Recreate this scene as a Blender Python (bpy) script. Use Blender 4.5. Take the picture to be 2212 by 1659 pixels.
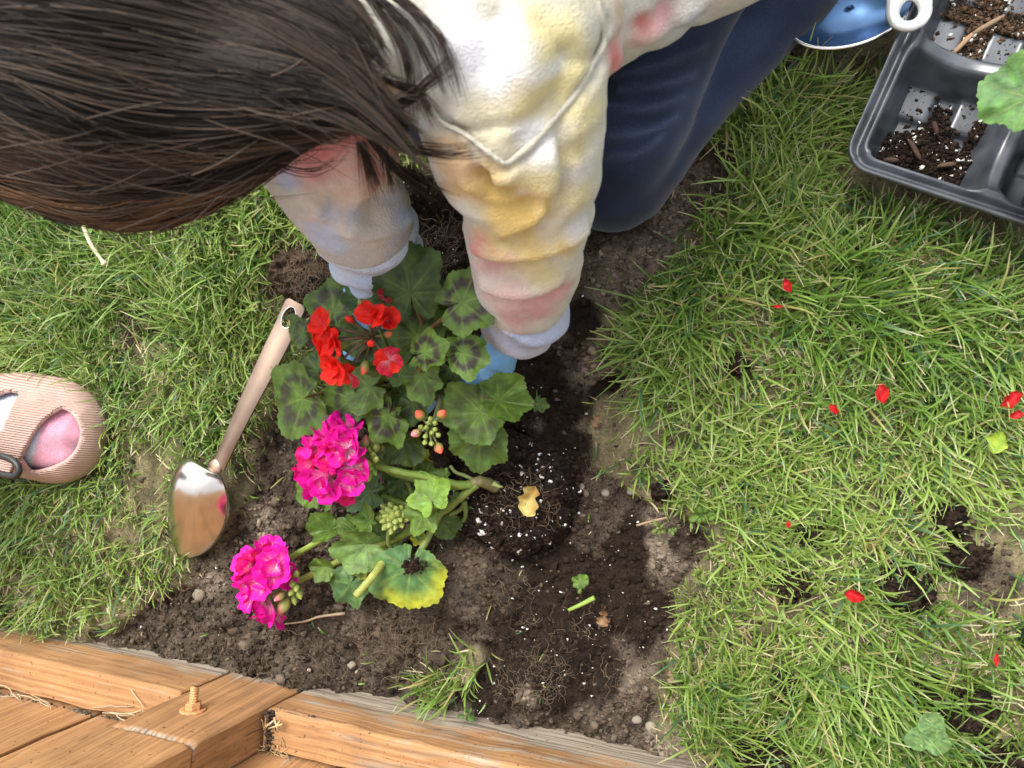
import bpy, math, random
import numpy as np
from mathutils import Matrix, Vector
random.seed(7); rng = np.random.default_rng(7)
sc = bpy.context.scene
for o in list(bpy.data.objects): bpy.data.objects.remove(o)
COL = sc.collection
R_ = math.radians

# ---------------------------------------------------------------- camera
IW, IH, F = 2212., 1659., 1665.      # photograph at the size its points were read off
CAM_H = 0.731                        # from the 89 mm fence post
_d = np.array([(1540-IW/2)/F, -(875-IH/2)/F, -1.]); _d /= np.linalg.norm(_d)   # straight down, in camera axes
_z = -_d; _x = np.array([1., 0, 0]) - _z*_z[0]; _x /= np.linalg.norm(_x); _y = np.cross(_z, _x)
RC = np.stack([_x, _y, _z]); CC = np.array([0, 0, CAM_H])
cam = bpy.data.cameras.new('camera'); camo = bpy.data.objects.new('camera', cam); COL.objects.link(camo)
M = Matrix.Identity(4)
for i in range(3):
    for j in range(3): M[i][j] = RC[i, j]
    M[i][3] = CC[i]
camo.matrix_world = M
cam.sensor_width = 36; cam.lens = 36*F/IW; cam.clip_start = 0.01; cam.clip_end = 500
cam.dof.use_dof = True; cam.dof.focus_distance = 0.74; cam.dof.aperture_fstop = 8.0
sc.camera = camo

# ---------------------------------------------------------------- sky, sun, exposure
world = bpy.data.worlds.new('World'); sc.world = world; world.use_nodes = True
nt = world.node_tree; nt.nodes.clear()
SUN_EL, SUN_AZ = R_(58), R_(-20)    # azimuth from +y towards +x
sky = nt.nodes.new('ShaderNodeTexSky'); sky.sky_type = 'NISHITA'; sky.sun_disc = False
sky.sun_elevation = SUN_EL; sky.sun_rotation = SUN_AZ; sky.air_density = 1.0; sky.dust_density = 4.0; sky.ozone_density = 1.0
hs = nt.nodes.new('ShaderNodeHueSaturation'); hs.inputs['Saturation'].default_value = 0.24
bg = nt.nodes.new('ShaderNodeBackground'); bg.inputs['Strength'].default_value = 0.15
wo = nt.nodes.new('ShaderNodeOutputWorld')
nt.links.new(sky.outputs[0], hs.inputs['Color']); nt.links.new(hs.outputs[0], bg.inputs[0]); nt.links.new(bg.outputs[0], wo.inputs[0])
sun = bpy.data.lights.new('sun', 'SUN'); sun.energy = .8; sun.angle = R_(24); sun.color = (1, .955, .88)
suno = bpy.data.objects.new('sun', sun); COL.objects.link(suno)
sd = Vector((math.cos(SUN_EL)*math.sin(SUN_AZ), math.cos(SUN_EL)*math.cos(SUN_AZ), math.sin(SUN_EL)))
suno.rotation_euler = sd.to_track_quat('Z', 'Y').to_euler(); suno.location = sd*5
sc.view_settings.view_transform = 'Standard'; sc.view_settings.look = 'None'; sc.view_settings.gamma = 1
sc.view_settings.use_curve_mapping = False; sc.view_settings.exposure = 1.5
sc.render.engine = 'CYCLES'
sc.cycles.use_denoising = True
try: sc.cycles.denoiser = 'OPENIMAGEDENOISE'
except Exception: pass
sc.cycles.max_bounces = 6; sc.cycles.transmission_bounces = 4; sc.cycles.caustics_reflective = False; sc.cycles.caustics_refractive = False

# ---------------------------------------------------------------- helpers
def U(u, v, z=0.):
    """world point at height z seen at photo point (u, v)"""
    w = RC @ np.array([(u-IW/2)/F, -(v-IH/2)/F, -1.])
    return CC + (z-CAM_H)/w[2]*w
def proj(X):
    c = (np.asarray(X)-CC) @ RC
    return IW/2+F*c[..., 0]/-c[..., 2], IH/2-F*c[..., 1]/-c[..., 2]
def pxm(u, v, z=0.):
    """metres per photo pixel there"""
    w = np.array([(u-IW/2)/F, -(v-IH/2)/F, -1.]); return (U(u, v, z)-CC) @ (RC @ np.array([0, 0, -1.]))/F
_T = [np.random.default_rng(100+i).random((256, 256)) for i in range(8)]
def vn(x, y, s=0):
    T = _T[s % 8]; x = np.asarray(x, float)+17.3*s; y = np.asarray(y, float)-9.1*s
    xi = np.floor(x).astype(int); yi = np.floor(y).astype(int); fx = x-xi; fy = y-yi
    fx = fx*fx*(3-2*fx); fy = fy*fy*(3-2*fy)
    g = lambda a, b: T[a & 255, b & 255]
    return ((g(xi, yi)*(1-fx)+g(xi+1, yi)*fx)*(1-fy)+(g(xi, yi+1)*(1-fx)+g(xi+1, yi+1)*fx)*fy)*2-1
def fbm(x, y, s=0, o=4, p=.5):
    r = 0; a = 1
    for k in range(o): r = r+a*vn(x*2**k, y*2**k, s+k); a *= p
    return r
def sstep(a, b, x):
    t = np.clip((x-a)/(b-a), 0, 1); return t*t*(3-2*t)
def mix(a, b, t):
    t = np.asarray(t)[..., None]; return np.asarray(a)*(1-t)+np.asarray(b)*t

def mesh(name, V, Fc, col=None, smooth=True):
    me = bpy.data.meshes.new(name)
    V = np.asarray(V, np.float32)
    if isinstance(Fc, np.ndarray):
        n, k = Fc.shape
        me.vertices.add(len(V)); me.vertices.foreach_set('co', V.ravel())
        me.loops.add(n*k); me.loops.foreach_set('vertex_index', Fc.astype(np.int32).ravel())
        me.polygons.add(n); me.polygons.foreach_set('loop_start', np.arange(0, n*k, k, dtype=np.int32))
        me.update(calc_edges=True)
    else:
        me.from_pydata([tuple(map(float, v)) for v in V], [], [tuple(int(i) for i in f) for f in Fc]); me.update()
    if col is not None: setcol(me, col)
    if smooth: me.polygons.foreach_set('use_smooth', np.ones(len(me.polygons), bool))
    return me
def setcol(me, col):
    col = np.asarray(col, np.float32)
    if col.shape[1] == 3: col = np.concatenate([col, np.ones((len(col), 1), np.float32)], 1)
    at = me.color_attributes.new('Col', 'FLOAT_COLOR', 'POINT'); at.data.foreach_set('color', col.ravel())
ORG = {}
def thing(name, label, cat, loc, group=None, kind=None):
    o = bpy.data.objects.new(name, None); COL.objects.link(o); o.location = tuple(map(float, loc)); o.empty_display_size = .02
    o['label'] = label; o['category'] = cat
    if group: o['group'] = group
    if kind: o['kind'] = kind
    ORG[o.name] = np.asarray(loc, float)
    return o
def obj(name, me, mat, parent=None, label=None, cat=None, group=None, kind=None, world_coords=True, loc=None):
    """one mesh object; me is in world coordinates and is moved into the parent's frame"""
    o = bpy.data.objects.new(name, me); COL.objects.link(o)
    if mat is not None and not me.materials: me.materials.append(mat)
    if parent is not None:
        o.parent = parent; org = ORG[parent.name]
        if world_coords: me.transform(Matrix.Translation(-Vector(org)))
        ORG[o.name] = org
    else:
        if world_coords and loc is not None:
            me.transform(Matrix.Translation(-Vector(loc))); o.location = loc; ORG[o.name] = np.asarray(loc, float)
        else: ORG[o.name] = np.zeros(3)
    if label: o['label'] = label
    if cat: o['category'] = cat
    if group: o['group'] = group
    if kind: o['kind'] = kind
    return o
def nrm(v):
    v = np.asarray(v, float); return v/(np.linalg.norm(v)+1e-12)
def spline(P, n):
    """Catmull-Rom through the rows of P (any number of columns)"""
    P = np.asarray(P, float); Q = np.vstack([2*P[0]-P[1], P, 2*P[-1]-P[-2]]); m = len(P)-1
    t = np.linspace(0, m, n); i = np.minimum(t.astype(int), m-1); f = (t-i)[:, None]
    a, b, c, d = Q[i], Q[i+1], Q[i+2], Q[i+3]
    return .5*(2*b+(c-a)*f+(2*a-5*b+4*c-d)*f**2+(3*b-a-3*c+d)*f**3)
def tube(P, r, sides=8, caps=True, flat=1.0, ref=None):
    P = np.asarray(P, float); n = len(P); r = np.broadcast_to(r, (n,))
    T = np.gradient(P, axis=0); T /= np.linalg.norm(T, axis=1)[:, None]+1e-12
    up = np.array([0, 0, 1.]) if ref is None else np.asarray(ref, float)
    if abs(T[0] @ up) > .95: up = np.array([1., 0, 0])
    A = nrm(np.cross(T[0], up)); V = []
    for i in range(n):
        A = nrm(A-T[i]*(A @ T[i])); B = np.cross(T[i], A)
        for k in range(sides):
            th = 2*math.pi*k/sides
            V.append(P[i]+r[i]*(math.cos(th)*A+flat*math.sin(th)*B))
    Fc = [(i*sides+k, i*sides+(k+1) % sides, (i+1)*sides+(k+1) % sides, (i+1)*sides+k) for i in range(n-1) for k in range(sides)]
    if caps: Fc += [tuple(range(sides-1, -1, -1)), tuple((n-1)*sides+k for k in range(sides))]
    return V, Fc
class MB:
    def __init__(s): s.V = []; s.F = []; s.C = []
    def add(s, V, Fc, col=None):
        b = len(s.V); s.V += [tuple(v) for v in V]; s.F += [tuple(i+b for i in f) for f in Fc]
        if col is not None:
            col = np.asarray(col); s.C += list(np.broadcast_to(col, (len(V), 3)))
        return s
    def mesh(s, name, smooth=True): return mesh(name, s.V, s.F, s.C if s.C else None, smooth)
def ellipsoid(c, ax, nu=16, nv=10):
    """ax: 3 row vectors"""
    ax = np.asarray(ax, float); V = [c-ax[2]]
    for i in range(1, nv):
        a = -math.pi/2+math.pi*i/nv
        for k in range(nu):
            t = 2*math.pi*k/nu; V.append(c+math.cos(a)*(math.cos(t)*ax[0]+math.sin(t)*ax[1])+math.sin(a)*ax[2])
    V.append(c+ax[2]); Fc = []
    for k in range(nu): Fc.append((0, 1+(k+1) % nu, 1+k))
    for i in range(nv-2):
        for k in range(nu):
            a = 1+i*nu+k; b = 1+i*nu+(k+1) % nu; Fc.append((a, b, b+nu, a+nu))
    l = len(V)-1
    for k in range(nu): Fc.append((l, l-nu+k, l-nu+(k+1) % nu))
    return V, Fc
def box(o, X, Y, Z, x0, x1, y0, y1, z0, z1):
    V = [o+X*a+Y*b+Z*c for c in (z0, z1) for b in (y0, y1) for a in (x0, x1)]
    return V, [(0, 2, 3, 1), (4, 5, 7, 6), (0, 1, 5, 4), (2, 6, 7, 3), (0, 4, 6, 2), (1, 3, 7, 5)]
def bevel(o, w, seg=2):
    m = o.modifiers.new('bevel', 'BEVEL'); m.width = w; m.segments = seg; m.limit_method = 'ANGLE'; m.angle_limit = R_(30)
def remesh(V, Fc, vox, smooth_it=4):
    """union of closed shapes as one skin"""
    me = mesh('tmp', V, Fc, smooth=False); o = bpy.data.objects.new('tmp', me); COL.objects.link(o)
    m = o.modifiers.new('r', 'REMESH'); m.mode = 'VOXEL'; m.voxel_size = vox
    s = o.modifiers.new('s', 'SMOOTH'); s.iterations = smooth_it; s.factor = .5
    dg = bpy.context.evaluated_depsgraph_get(); out = bpy.data.meshes.new_from_object(o.evaluated_get(dg))
    bpy.data.objects.remove(o); bpy.data.meshes.remove(me)
    out.materials.clear()
    out.polygons.foreach_set('use_smooth', np.ones(len(out.polygons), bool))
    return out
def vco(me):
    a = np.empty(len(me.vertices)*3, np.float32); me.vertices.foreach_get('co', a); return a.reshape(-1, 3).astype(float)
def vno(me):
    a = np.empty(len(me.vertices)*3, np.float32); me.vertices.foreach_get('normal', a); return a.reshape(-1, 3).astype(float)
def setco(me, V): me.vertices.foreach_set('co', np.asarray(V, np.float32).ravel()); me.update()

# ---------------------------------------------------------------- materials
def mat(name, color=None, rough=.6, metal=0., spec=.5, attr=False, noise=None, bump=None, trans=0., sheen=0., back=None, coat=0., sub=0.):
    """noise=(scale, amount) varies the value; bump=(scale, strength, distance)"""
    m = bpy.data.materials.new(name); m.use_nodes = True; t = m.node_tree; N = t.nodes; L = t.links
    b = N['Principled BSDF']; out = N['Material Output']
    b.inputs['Roughness'].default_value = rough; b.inputs['Metallic'].default_value = metal
    b.inputs['Specular IOR Level'].default_value = spec; b.inputs['Coat Weight'].default_value = coat
    if sheen: b.inputs['Sheen Weight'].default_value = sheen; b.inputs['Sheen Roughness'].default_value = .5
    if attr:
        a = N.new('ShaderNodeAttribute'); a.attribute_name = 'Col'; csock = a.outputs['Color']
    else:
        r = N.new('ShaderNodeRGB'); r.outputs[0].default_value = (*color, 1); csock = r.outputs[0]
    tc = N.new('ShaderNodeTexCoord')
    if noise:
        nz = N.new('ShaderNodeTexNoise'); nz.inputs['Scale'].default_value = noise[0]; nz.inputs['Detail'].default_value = 5
        L.new(tc.outputs['Object'], nz.inputs['Vector'])
        mr = N.new('ShaderNodeMapRange'); mr.inputs[1].default_value = .3; mr.inputs[2].default_value = .7
        mr.inputs[3].default_value = 1-noise[1]; mr.inputs[4].default_value = 1+noise[1]; L.new(nz.outputs[0], mr.inputs[0])
        vm = N.new('ShaderNodeVectorMath'); vm.operation = 'SCALE'; L.new(csock, vm.inputs[0]); L.new(mr.outputs[0], vm.inputs['Scale']); csock = vm.outputs[0]
    if back is not None:
        g = N.new('ShaderNodeNewGeometry'); mx = N.new('ShaderNodeMix'); mx.data_type = 'RGBA'
        L.new(g.outputs['Backfacing'], mx.inputs[0]); L.new(csock, mx.inputs[6]); mx.inputs[7].default_value = (*back, 1); csock = mx.outputs[2]
    L.new(csock, b.inputs['Base Color'])
    if bump:
        nb = N.new('ShaderNodeTexNoise'); nb.inputs['Scale'].default_value = bump[0]; nb.inputs['Detail'].default_value = 6
        L.new(tc.outputs['Object'], nb.inputs['Vector'])
        bp = N.new('ShaderNodeBump'); bp.inputs['Strength'].default_value = bump[1]; bp.inputs['Distance'].default_value = bump[2]
        L.new(nb.outputs[0], bp.inputs['Height']); L.new(bp.outputs[0], b.inputs['Normal'])
    if trans:
        tr = N.new('ShaderNodeBsdfTranslucent'); ms = N.new('ShaderNodeMixShader'); ms.inputs[0].default_value = trans
        L.new(csock, tr.inputs[0]); L.new(b.outputs[0], ms.inputs[1]); L.new(tr.outputs[0], ms.inputs[2]); L.new(ms.outputs[0], out.inputs[0])
    return m
def wood_mat(name, axis):
    """stained softwood; grain runs along the given local axis (0 x, 2 z); worn grey next to the ground"""
    m = bpy.data.materials.new(name); m.use_nodes = True; t = m.node_tree; N = t.nodes; L = t.links; b = N['Principled BSDF']
    b.inputs['Roughness'].default_value = .75; b.inputs['Specular IOR Level'].default_value = .2
    tc = N.new('ShaderNodeTexCoord'); mp = N.new('ShaderNodeMapping'); s = [300, 300, 300]; s[axis] = 5
    mp.inputs['Scale'].default_value = s; L.new(tc.outputs['Object'], mp.inputs[0])
    gr = N.new('ShaderNodeTexNoise'); gr.inputs['Scale'].default_value = 1; gr.inputs['Detail'].default_value = 4; gr.inputs['Distortion'].default_value = .25; L.new(mp.outputs[0], gr.inputs['Vector'])
    ra = N.new('ShaderNodeValToRGB'); L.new(gr.outputs[0], ra.inputs[0]); e = ra.color_ramp.elements
    e[0].position = .34; e[0].color = (.29, .150, .066, 1); e[1].position = .62; e[1].color = (.43, .235, .105, 1)
    bl = N.new('ShaderNodeTexNoise'); bl.inputs['Scale'].default_value = 14; bl.inputs['Detail'].default_value = 6; L.new(tc.outputs['Object'], bl.inputs['Vector'])
    rb = N.new('ShaderNodeValToRGB'); L.new(bl.outputs[0], rb.inputs[0]); rb.color_ramp.elements[0].position = .35; rb.color_ramp.elements[0].color = (.78, .78, .78, 1); rb.color_ramp.elements[1].position = .65; rb.color_ramp.elements[1].color = (1.12, 1.12, 1.12, 1)
    mu = N.new('ShaderNodeMix'); mu.data_type = 'RGBA'; mu.blend_type = 'MULTIPLY'; mu.inputs[0].default_value = 1; L.new(ra.outputs[0], mu.inputs[6]); L.new(rb.outputs[0], mu.inputs[7])
    # wear: low on the board and in ragged patches the stain is gone
    at = N.new('ShaderNodeAttribute'); at.attribute_name = 'wear'
    mp2 = N.new('ShaderNodeMapping'); s2 = [90, 90, 90]; s2[axis] = 18; mp2.inputs['Scale'].default_value = s2; L.new(tc.outputs['Object'], mp2.inputs[0])
    wn = N.new('ShaderNodeTexNoise'); wn.inputs['Scale'].default_value = 1; wn.inputs['Detail'].default_value = 6; L.new(mp2.outputs[0], wn.inputs['Vector'])
    ad = N.new('ShaderNodeMath'); ad.operation = 'ADD'; L.new(at.outputs['Fac'], ad.inputs[0]); L.new(wn.outputs[0], ad.inputs[1])
    rw = N.new('ShaderNodeValToRGB'); L.new(ad.outputs[0], rw.inputs[0]); rw.color_ramp.elements[0].position = .70; rw.color_ramp.elements[1].position = .95
    mw = N.new('ShaderNodeMix'); mw.data_type = 'RGBA'; L.new(rw.outputs[0], mw.inputs[0]); L.new(mu.outputs[2], mw.inputs[6])
    gcol = N.new('ShaderNodeValToRGB'); L.new(gr.outputs[0], gcol.inputs[0]); gcol.color_ramp.elements[0].color = (.16, .13, .10, 1); gcol.color_ramp.elements[1].color = (.40, .34, .26, 1); gcol.color_ramp.elements[0].position = .35; gcol.color_ramp.elements[1].position = .6
    L.new(gcol.outputs[0], mw.inputs[7])
    # dirt specks
    sp = N.new('ShaderNodeTexNoise'); sp.inputs['Scale'].default_value = 260; sp.inputs['Detail'].default_value = 2; L.new(tc.outputs['Object'], sp.inputs['Vector'])
    rs = N.new('ShaderNodeValToRGB'); L.new(sp.outputs[0], rs.inputs[0]); rs.color_ramp.elements[0].position = .27; rs.color_ramp.elements[0].color = (1, 1, 1, 1); rs.color_ramp.elements[1].position = .33; rs.color_ramp.elements[1].color = (0, 0, 0, 1)
    ms = N.new('ShaderNodeMix'); ms.data_type = 'RGBA'; L.new(rs.outputs[0], ms.inputs[0]); L.new(mw.outputs[2], ms.inputs[6]); ms.inputs[7].default_value = (.12, .06, .03, 1)
    mp3 = N.new('ShaderNodeMapping'); s3 = [240, 240, 240]; s3[axis] = 26; mp3.inputs['Scale'].default_value = s3; L.new(tc.outputs['Object'], mp3.inputs[0])
    ck = N.new('ShaderNodeTexNoise'); ck.inputs['Scale'].default_value = 1; ck.inputs['Detail'].default_value = 3; L.new(mp3.outputs[0], ck.inputs['Vector'])
    rk = N.new('ShaderNodeValToRGB'); L.new(ck.outputs[0], rk.inputs[0]); rk.color_ramp.elements[0].position = .26; rk.color_ramp.elements[0].color = (1, 1, 1, 1); rk.color_ramp.elements[1].position = .34; rk.color_ramp.elements[1].color = (0, 0, 0, 1)
    mk = N.new('ShaderNodeMix'); mk.data_type = 'RGBA'; L.new(rk.outputs[0], mk.inputs[0]); L.new(ms.outputs[2], mk.inputs[6]); mk.inputs[7].default_value = (.11, .06, .03, 1)
    L.new(mk.outputs[2], b.inputs['Base Color'])
    bp = N.new('ShaderNodeBump'); bp.inputs['Strength'].default_value = .55; bp.inputs['Distance'].default_value = .0014; L.new(gr.outputs[0], bp.inputs['Height']); L.new(bp.outputs[0], b.inputs['Normal'])
    return m
M_soil = mat('soil', attr=True, rough=.95, spec=.15, noise=(420, .35), bump=(500, .9, .002))
M_crumb = mat('soil_crumb', attr=True, rough=.95, spec=.15, bump=(900, .6, .001))
M_grass = mat('grass_blade', attr=True, rough=.42, spec=.4, trans=.28)
M_straw = mat('straw', attr=True, rough=.7, spec=.3)
M_leaf = mat('geranium_leaf', attr=True, rough=.5, spec=.35, trans=.18, noise=(110, .28), bump=(260, .6, .0014), back=(.17, .22, .08))
M_stem = mat('green_stem', attr=True, rough=.5, spec=.35, noise=(90, .15))
M_petal = mat('petal', attr=True, rough=.55, spec=.25, trans=.25, noise=(240, .12), bump=(260, .35, .001))
M_perl = mat('perlite', (.66, .65, .61), rough=.9)
M_fleece = mat('tie_dye_fleece', attr=True, rough=.95, spec=.1, sheen=.12, noise=(200, .07), bump=(620, .8, .0016))
M_denim = mat('denim', attr=True, rough=.85, spec=.2, sheen=.2, noise=(900, .3), bump=(1100, .5, .001))
M_glove = mat('nitrile_glove', (.19, .42, .72), rough=.35, spec=.5, noise=(40, .12), bump=(90, .5, .003))
M_skin = mat('skin', (.55, .32, .22), rough=.5)
M_hair = mat('hair', attr=True, rough=.62, spec=.18)
M_steel = mat('worn_steel', (.72, .70, .67), rough=.2, metal=1., noise=(30, .1), bump=(60, .12, .0006))
M_bolt = mat('painted_bolt', (.5, .25, .1), rough=.5, noise=(300, .35), bump=(600, .5, .0005))
M_blackp = mat('black_plastic', (.028, .031, .036), rough=.34, spec=.5, noise=(60, .25), bump=(140, .12, .001))
WX = wood_mat('stained_wood_along', 0); WZ = wood_mat('stained_wood_upright', 2)
# ================================================================ GROUND
SOIL_POLY = np.array([(200,1375),(262,1342),(340,1300),(405,1262),(440,1200),(500,1130),(560,1085),(585,1040),(575,960),(585,900),(640,900),(700,930),(760,900),
 (700,760),(640,690),(585,640),(590,560),(640,525),(700,545),(760,520),(840,400),(900,360),(980,380),(1030,430),(1100,470),(1260,470),(1340,432),(1430,400),(1490,325),
 (1555,318),(1592,380),(1560,440),(1490,500),(1440,545),(1395,610),(1340,648),(1285,690),(1300,760),(1345,838),(1290,880),(1262,950),(1290,1020),(1350,1075),(1440,1120),
 (1540,1140),(1545,1185),(1500,1235),(1478,1300),(1465,1390),(1455,1440),(1420,1500),(1445,1560),(1460,1640),(1420,1760),(600,1760),(150,1500)], float)
TUFTS = [(1012,1445,36),(940,1485,34)]                       # grass islands in the dug soil
BARE = [(2140,1265,75),(2090,1305,40),(1985,625,42),(310,690,60),(1640,1400,45),(1450,1630,70),(700,1010,30),(640,985,40)]
PILES = [(1640,1612,62),(2085,1535,58),(1990,1480,28),(1705,1478,34),(1950,1272,52),(1705,1255,34),(1745,1148,24),(2090,1205,42),(1985,1520,30),(2150,1640,50),(1590,790,20),(1430,1056,18),(2050,1120,30),(1850,1490,22)]
POT_AND_SHADE = [(1120,1060,135),(1060,960,120),(1190,1000,70),(1110,860,80),(1200,880,70),(1150,790,55),(1240,690,40),(1330,760,35),(1200,1290,110),(1150,1400,80),(1320,1290,90),(1060,1480,70),(1240,1430,90),(1400,1340,60),(960,480,110),(900,430,80),(930,560,110),(1050,560,60),(1350,1200,60),(1310,850,40),(700,1130,30)]  # dark potting mix; blobs between the arms paint the body's shadow
PALE = [(1480,420,95),(1400,520,70),(1330,610,90),(1290,720,55),(1290,800,45),(1420,1180,70),(1000,1250,60),(560,1130,50),(1520,395,70),(1440,470,80),(1310,560,90),(1350,620,60),(1330,690,50),(1260,800,45),(1160,1470,70),(445,1245,40),(1380,1480,60),(1450,1600,60),(1000,1300,60),(880,1100,80),(700,1110,60),(1240,950,35)]
def sdf_poly(u, v, Pg):
    """signed distance, positive inside"""
    u = np.asarray(u, float); v = np.asarray(v, float); d = np.full(u.shape, 1e9); ins = np.zeros(u.shape, bool); n = len(Pg)
    for i in range(n):
        a = Pg[i]; b = Pg[(i+1) % n]; e = b-a; t = np.clip(((u-a[0])*e[0]+(v-a[1])*e[1])/(e @ e), 0, 1)
        d = np.minimum(d, (u-a[0]-t*e[0])**2+(v-a[1]-t*e[1])**2)
        c = (a[1] > v) != (b[1] > v)
        if e[1] != 0: ins ^= c & (u < a[0]+(v-a[1])/e[1]*e[0])
    return np.where(ins, 1, -1)*np.sqrt(d)
def blobs(u, v, L):
    r = np.zeros(np.shape(u))
    for (a, b, s) in L: r = np.maximum(r, np.exp(-((u-a)**2+(v-b)**2)/(s*s)*1.1))
    return r
def soil_at(x, y):
    """soil mask 0..1 on the ground plane"""
    u, v = proj(np.stack([x, y, np.zeros_like(x)], -1))
    u = u+22*fbm(x*26, y*26, 1, 3); v = v+22*fbm(x*26, y*26, 3, 3)
    s = sdf_poly(u, v, SOIL_POLY)
    m = sstep(-14, 14, s)
    m = m*(1-sstep(.3, .5, blobs(u, v, TUFTS)))
    return m, u, v
def ground_z(x, y, fine=True):
    m, u, v = soil_at(x, y)
    z = .004*fbm(x*9, y*9, 2, 3)
    if fine:
        z = z+m*(.0085*fbm(x*38, y*38, 4, 4)+.0035*fbm(x*150, y*150, 5, 2)-.008)
        z = z+.016*blobs(u, v, PILES)*(.6+.5*vn(x*90, y*90, 3))*(1-m)
        z = z+m*.018*blobs(u, v, [(1160,1480,75),(850,1400,70),(560,1390,110),(1370,1480,60),(640,1450,90)])
        z = z-m*.035*blobs(u, v, [(960,500,80),(1000,600,70)])
    return z, m, u, v
def soil_colour(u, v, x, y, m):
    d = np.clip(blobs(u, v, POT_AND_SHADE)*1.35+.25*fbm(x*40, y*40, 6, 3), 0, 1)
    p = np.clip(blobs(u, v, PALE)*1.1+.3*fbm(x*30, y*30, 2, 3), 0, 1)
    g = .5+.5*np.clip(fbm(x*70, y*70, 5, 3), -1, 1)
    c = mix((.042, .030, .021), (.095, .073, .053), g)
    c = mix(c, (.20, .16, .118), sstep(.35, .95, p)*.8)
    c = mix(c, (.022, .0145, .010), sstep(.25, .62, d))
    return c, d, p
def graded(a, b, step, far):
    c = list(np.arange(a, b+step/2, step)); lo = []; hi = []; s = step; x = a
    while x > -far: s *= 1.45; x -= s; lo.append(x)
    s = step; x = c[-1]
    while x < far: s *= 1.45; x += s; hi.append(x)
    return np.array(lo[::-1]+c+hi)
FO = U(497, 1452, 0); FX = nrm((U(1600, 1659, 0)-U(0, 1357, 0))*[1, 1, 0]); FN = np.array([-FX[1], FX[0], 0]); FZ = nrm(np.array([0, 0, 1.])-.085*FX)
gx = graded(-.98, .40, .0026, 60.); gy = graded(-.42, .60, .0026, 60.)
GX, GY = np.meshgrid(gx, gy, indexing='ij'); near = (GX > -1.02) & (GX < .44) & (GY > -.46) & (GY < .64)
GZ = np.zeros_like(GX); MM = np.zeros_like(GX); UU = np.zeros_like(GX); VV = np.zeros_like(GX)
z, m, u, v = ground_z(GX[near], GY[near]); GZ[near] = z; MM[near] = m; UU[near] = u; VV[near] = v
# beyond the fence the ground is dug a little lower so it stays behind the rail
fd = (GX-FO[0])*FN[0]+(GY-FO[1])*FN[1]
GZ -= .05*sstep(.0, -.03, fd)*(fd < .0)
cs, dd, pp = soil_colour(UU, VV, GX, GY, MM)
lawn = mix((.075, .066, .035), (.24, .20, .115), .5+.5*np.clip(fbm(GX*55, GY*55, 3, 3), -1, 1))
lawn = np.where(near[..., None], lawn, np.array([.06, .095, .025]))
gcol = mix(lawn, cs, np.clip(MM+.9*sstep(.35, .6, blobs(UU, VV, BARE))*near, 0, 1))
gcol = np.where((near & (blobs(UU, VV, PILES) > .3) & (MM < .5))[..., None], np.array([.017, .011, .008]), gcol)
nx, ny = GX.shape; I = np.arange(nx*ny).reshape(nx, ny)
Fq = np.stack([I[:-1, :-1], I[1:, :-1], I[1:, 1:], I[:-1, 1:]], -1).reshape(-1, 4)
g_me = mesh('ground', np.stack([GX, GY, GZ], -1).reshape(-1, 3), Fq, gcol.reshape(-1, 3))
obj('ground', g_me, M_soil, kind='structure')

# ---------------------------------------------------------------- soil crumbs, grit, perlite and roots (nobody could count them)
_ph = (1+5**.5)/2
ICO = np.array([(-1,_ph,0),(1,_ph,0),(-1,-_ph,0),(1,-_ph,0),(0,-1,_ph),(0,1,_ph),(0,-1,-_ph),(0,1,-_ph),(_ph,0,-1),(_ph,0,1),(-_ph,0,-1),(-_ph,0,1)], float)/1.9
ICF = np.array([(0,11,5),(0,5,1),(0,1,7),(0,7,10),(0,10,11),(1,5,9),(5,11,4),(11,10,2),(10,7,6),(7,1,8),(3,9,4),(3,4,2),(3,2,6),(3,6,8),(3,8,9),(4,9,5),(2,4,11),(6,2,10),(8,6,7),(9,8,1)])
def lumps(name, X, Z, S, Cc, material, squash=.7, jit=.55, **kw):
    n = len(X); V = ICO[None]*(1+jit*(rng.random((n, 12, 1))*2-1))
    a = rng.random(n)*6.283; c, s = np.cos(a)[:, None], np.sin(a)[:, None]
    V = np.stack([V[..., 0]*c-V[..., 1]*s, V[..., 0]*s+V[..., 1]*c, V[..., 2]], -1)
    V = V*np.stack([S*(.6+.9*rng.random(n)), S*(.7+.4*rng.random(n)), S*squash*(.6+.7*rng.random(n))], -1)[:, None, :]
    V[..., 0] += X[:, 0:1]; V[..., 1] += X[:, 1:2]; V[..., 2] += Z[:, None]
    Fc = (ICF[None]+12*np.arange(n)[:, None, None]).reshape(-1, 3)
    return obj(name, mesh(name, V.reshape(-1, 3), Fc, np.repeat(Cc, 12, 0) if Cc is not None else None, smooth=False), material, **kw)
def scatter(n, box=(-.92, .36, -.40, .56)):
    return np.stack([box[0]+(box[1]-box[0])*rng.random(n), box[2]+(box[3]-box[2])*rng.random(n)], 1)
def garden(X, d=.004): return (X[:, 0]-FO[0])*FN[0]+(X[:, 1]-FO[1])*FN[1] > d
X = scatter(150000); X = X[garden(X, -.004)]
z, m, u, v = ground_z(X[:, 0], X[:, 1]); bare = np.clip(m+.5*blobs(u, v, BARE), 0, 1)
keep = rng.random(len(X)) < .92*bare+.04; X, z, m, u, v = X[keep], z[keep], m[keep], u[keep], v[keep]
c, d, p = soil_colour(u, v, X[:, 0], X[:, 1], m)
S = .0007+.0021*rng.random(len(X))**3+np.where(rng.random(len(X)) < .07, .0034*rng.random(len(X)), 0)
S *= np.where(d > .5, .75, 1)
c = c*(.35+1.35*rng.random((len(X), 1))); k = rng.random(len(X)) < .05; c[k] = c[k]*.4+np.array([.18, .145, .105])*.6
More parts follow.
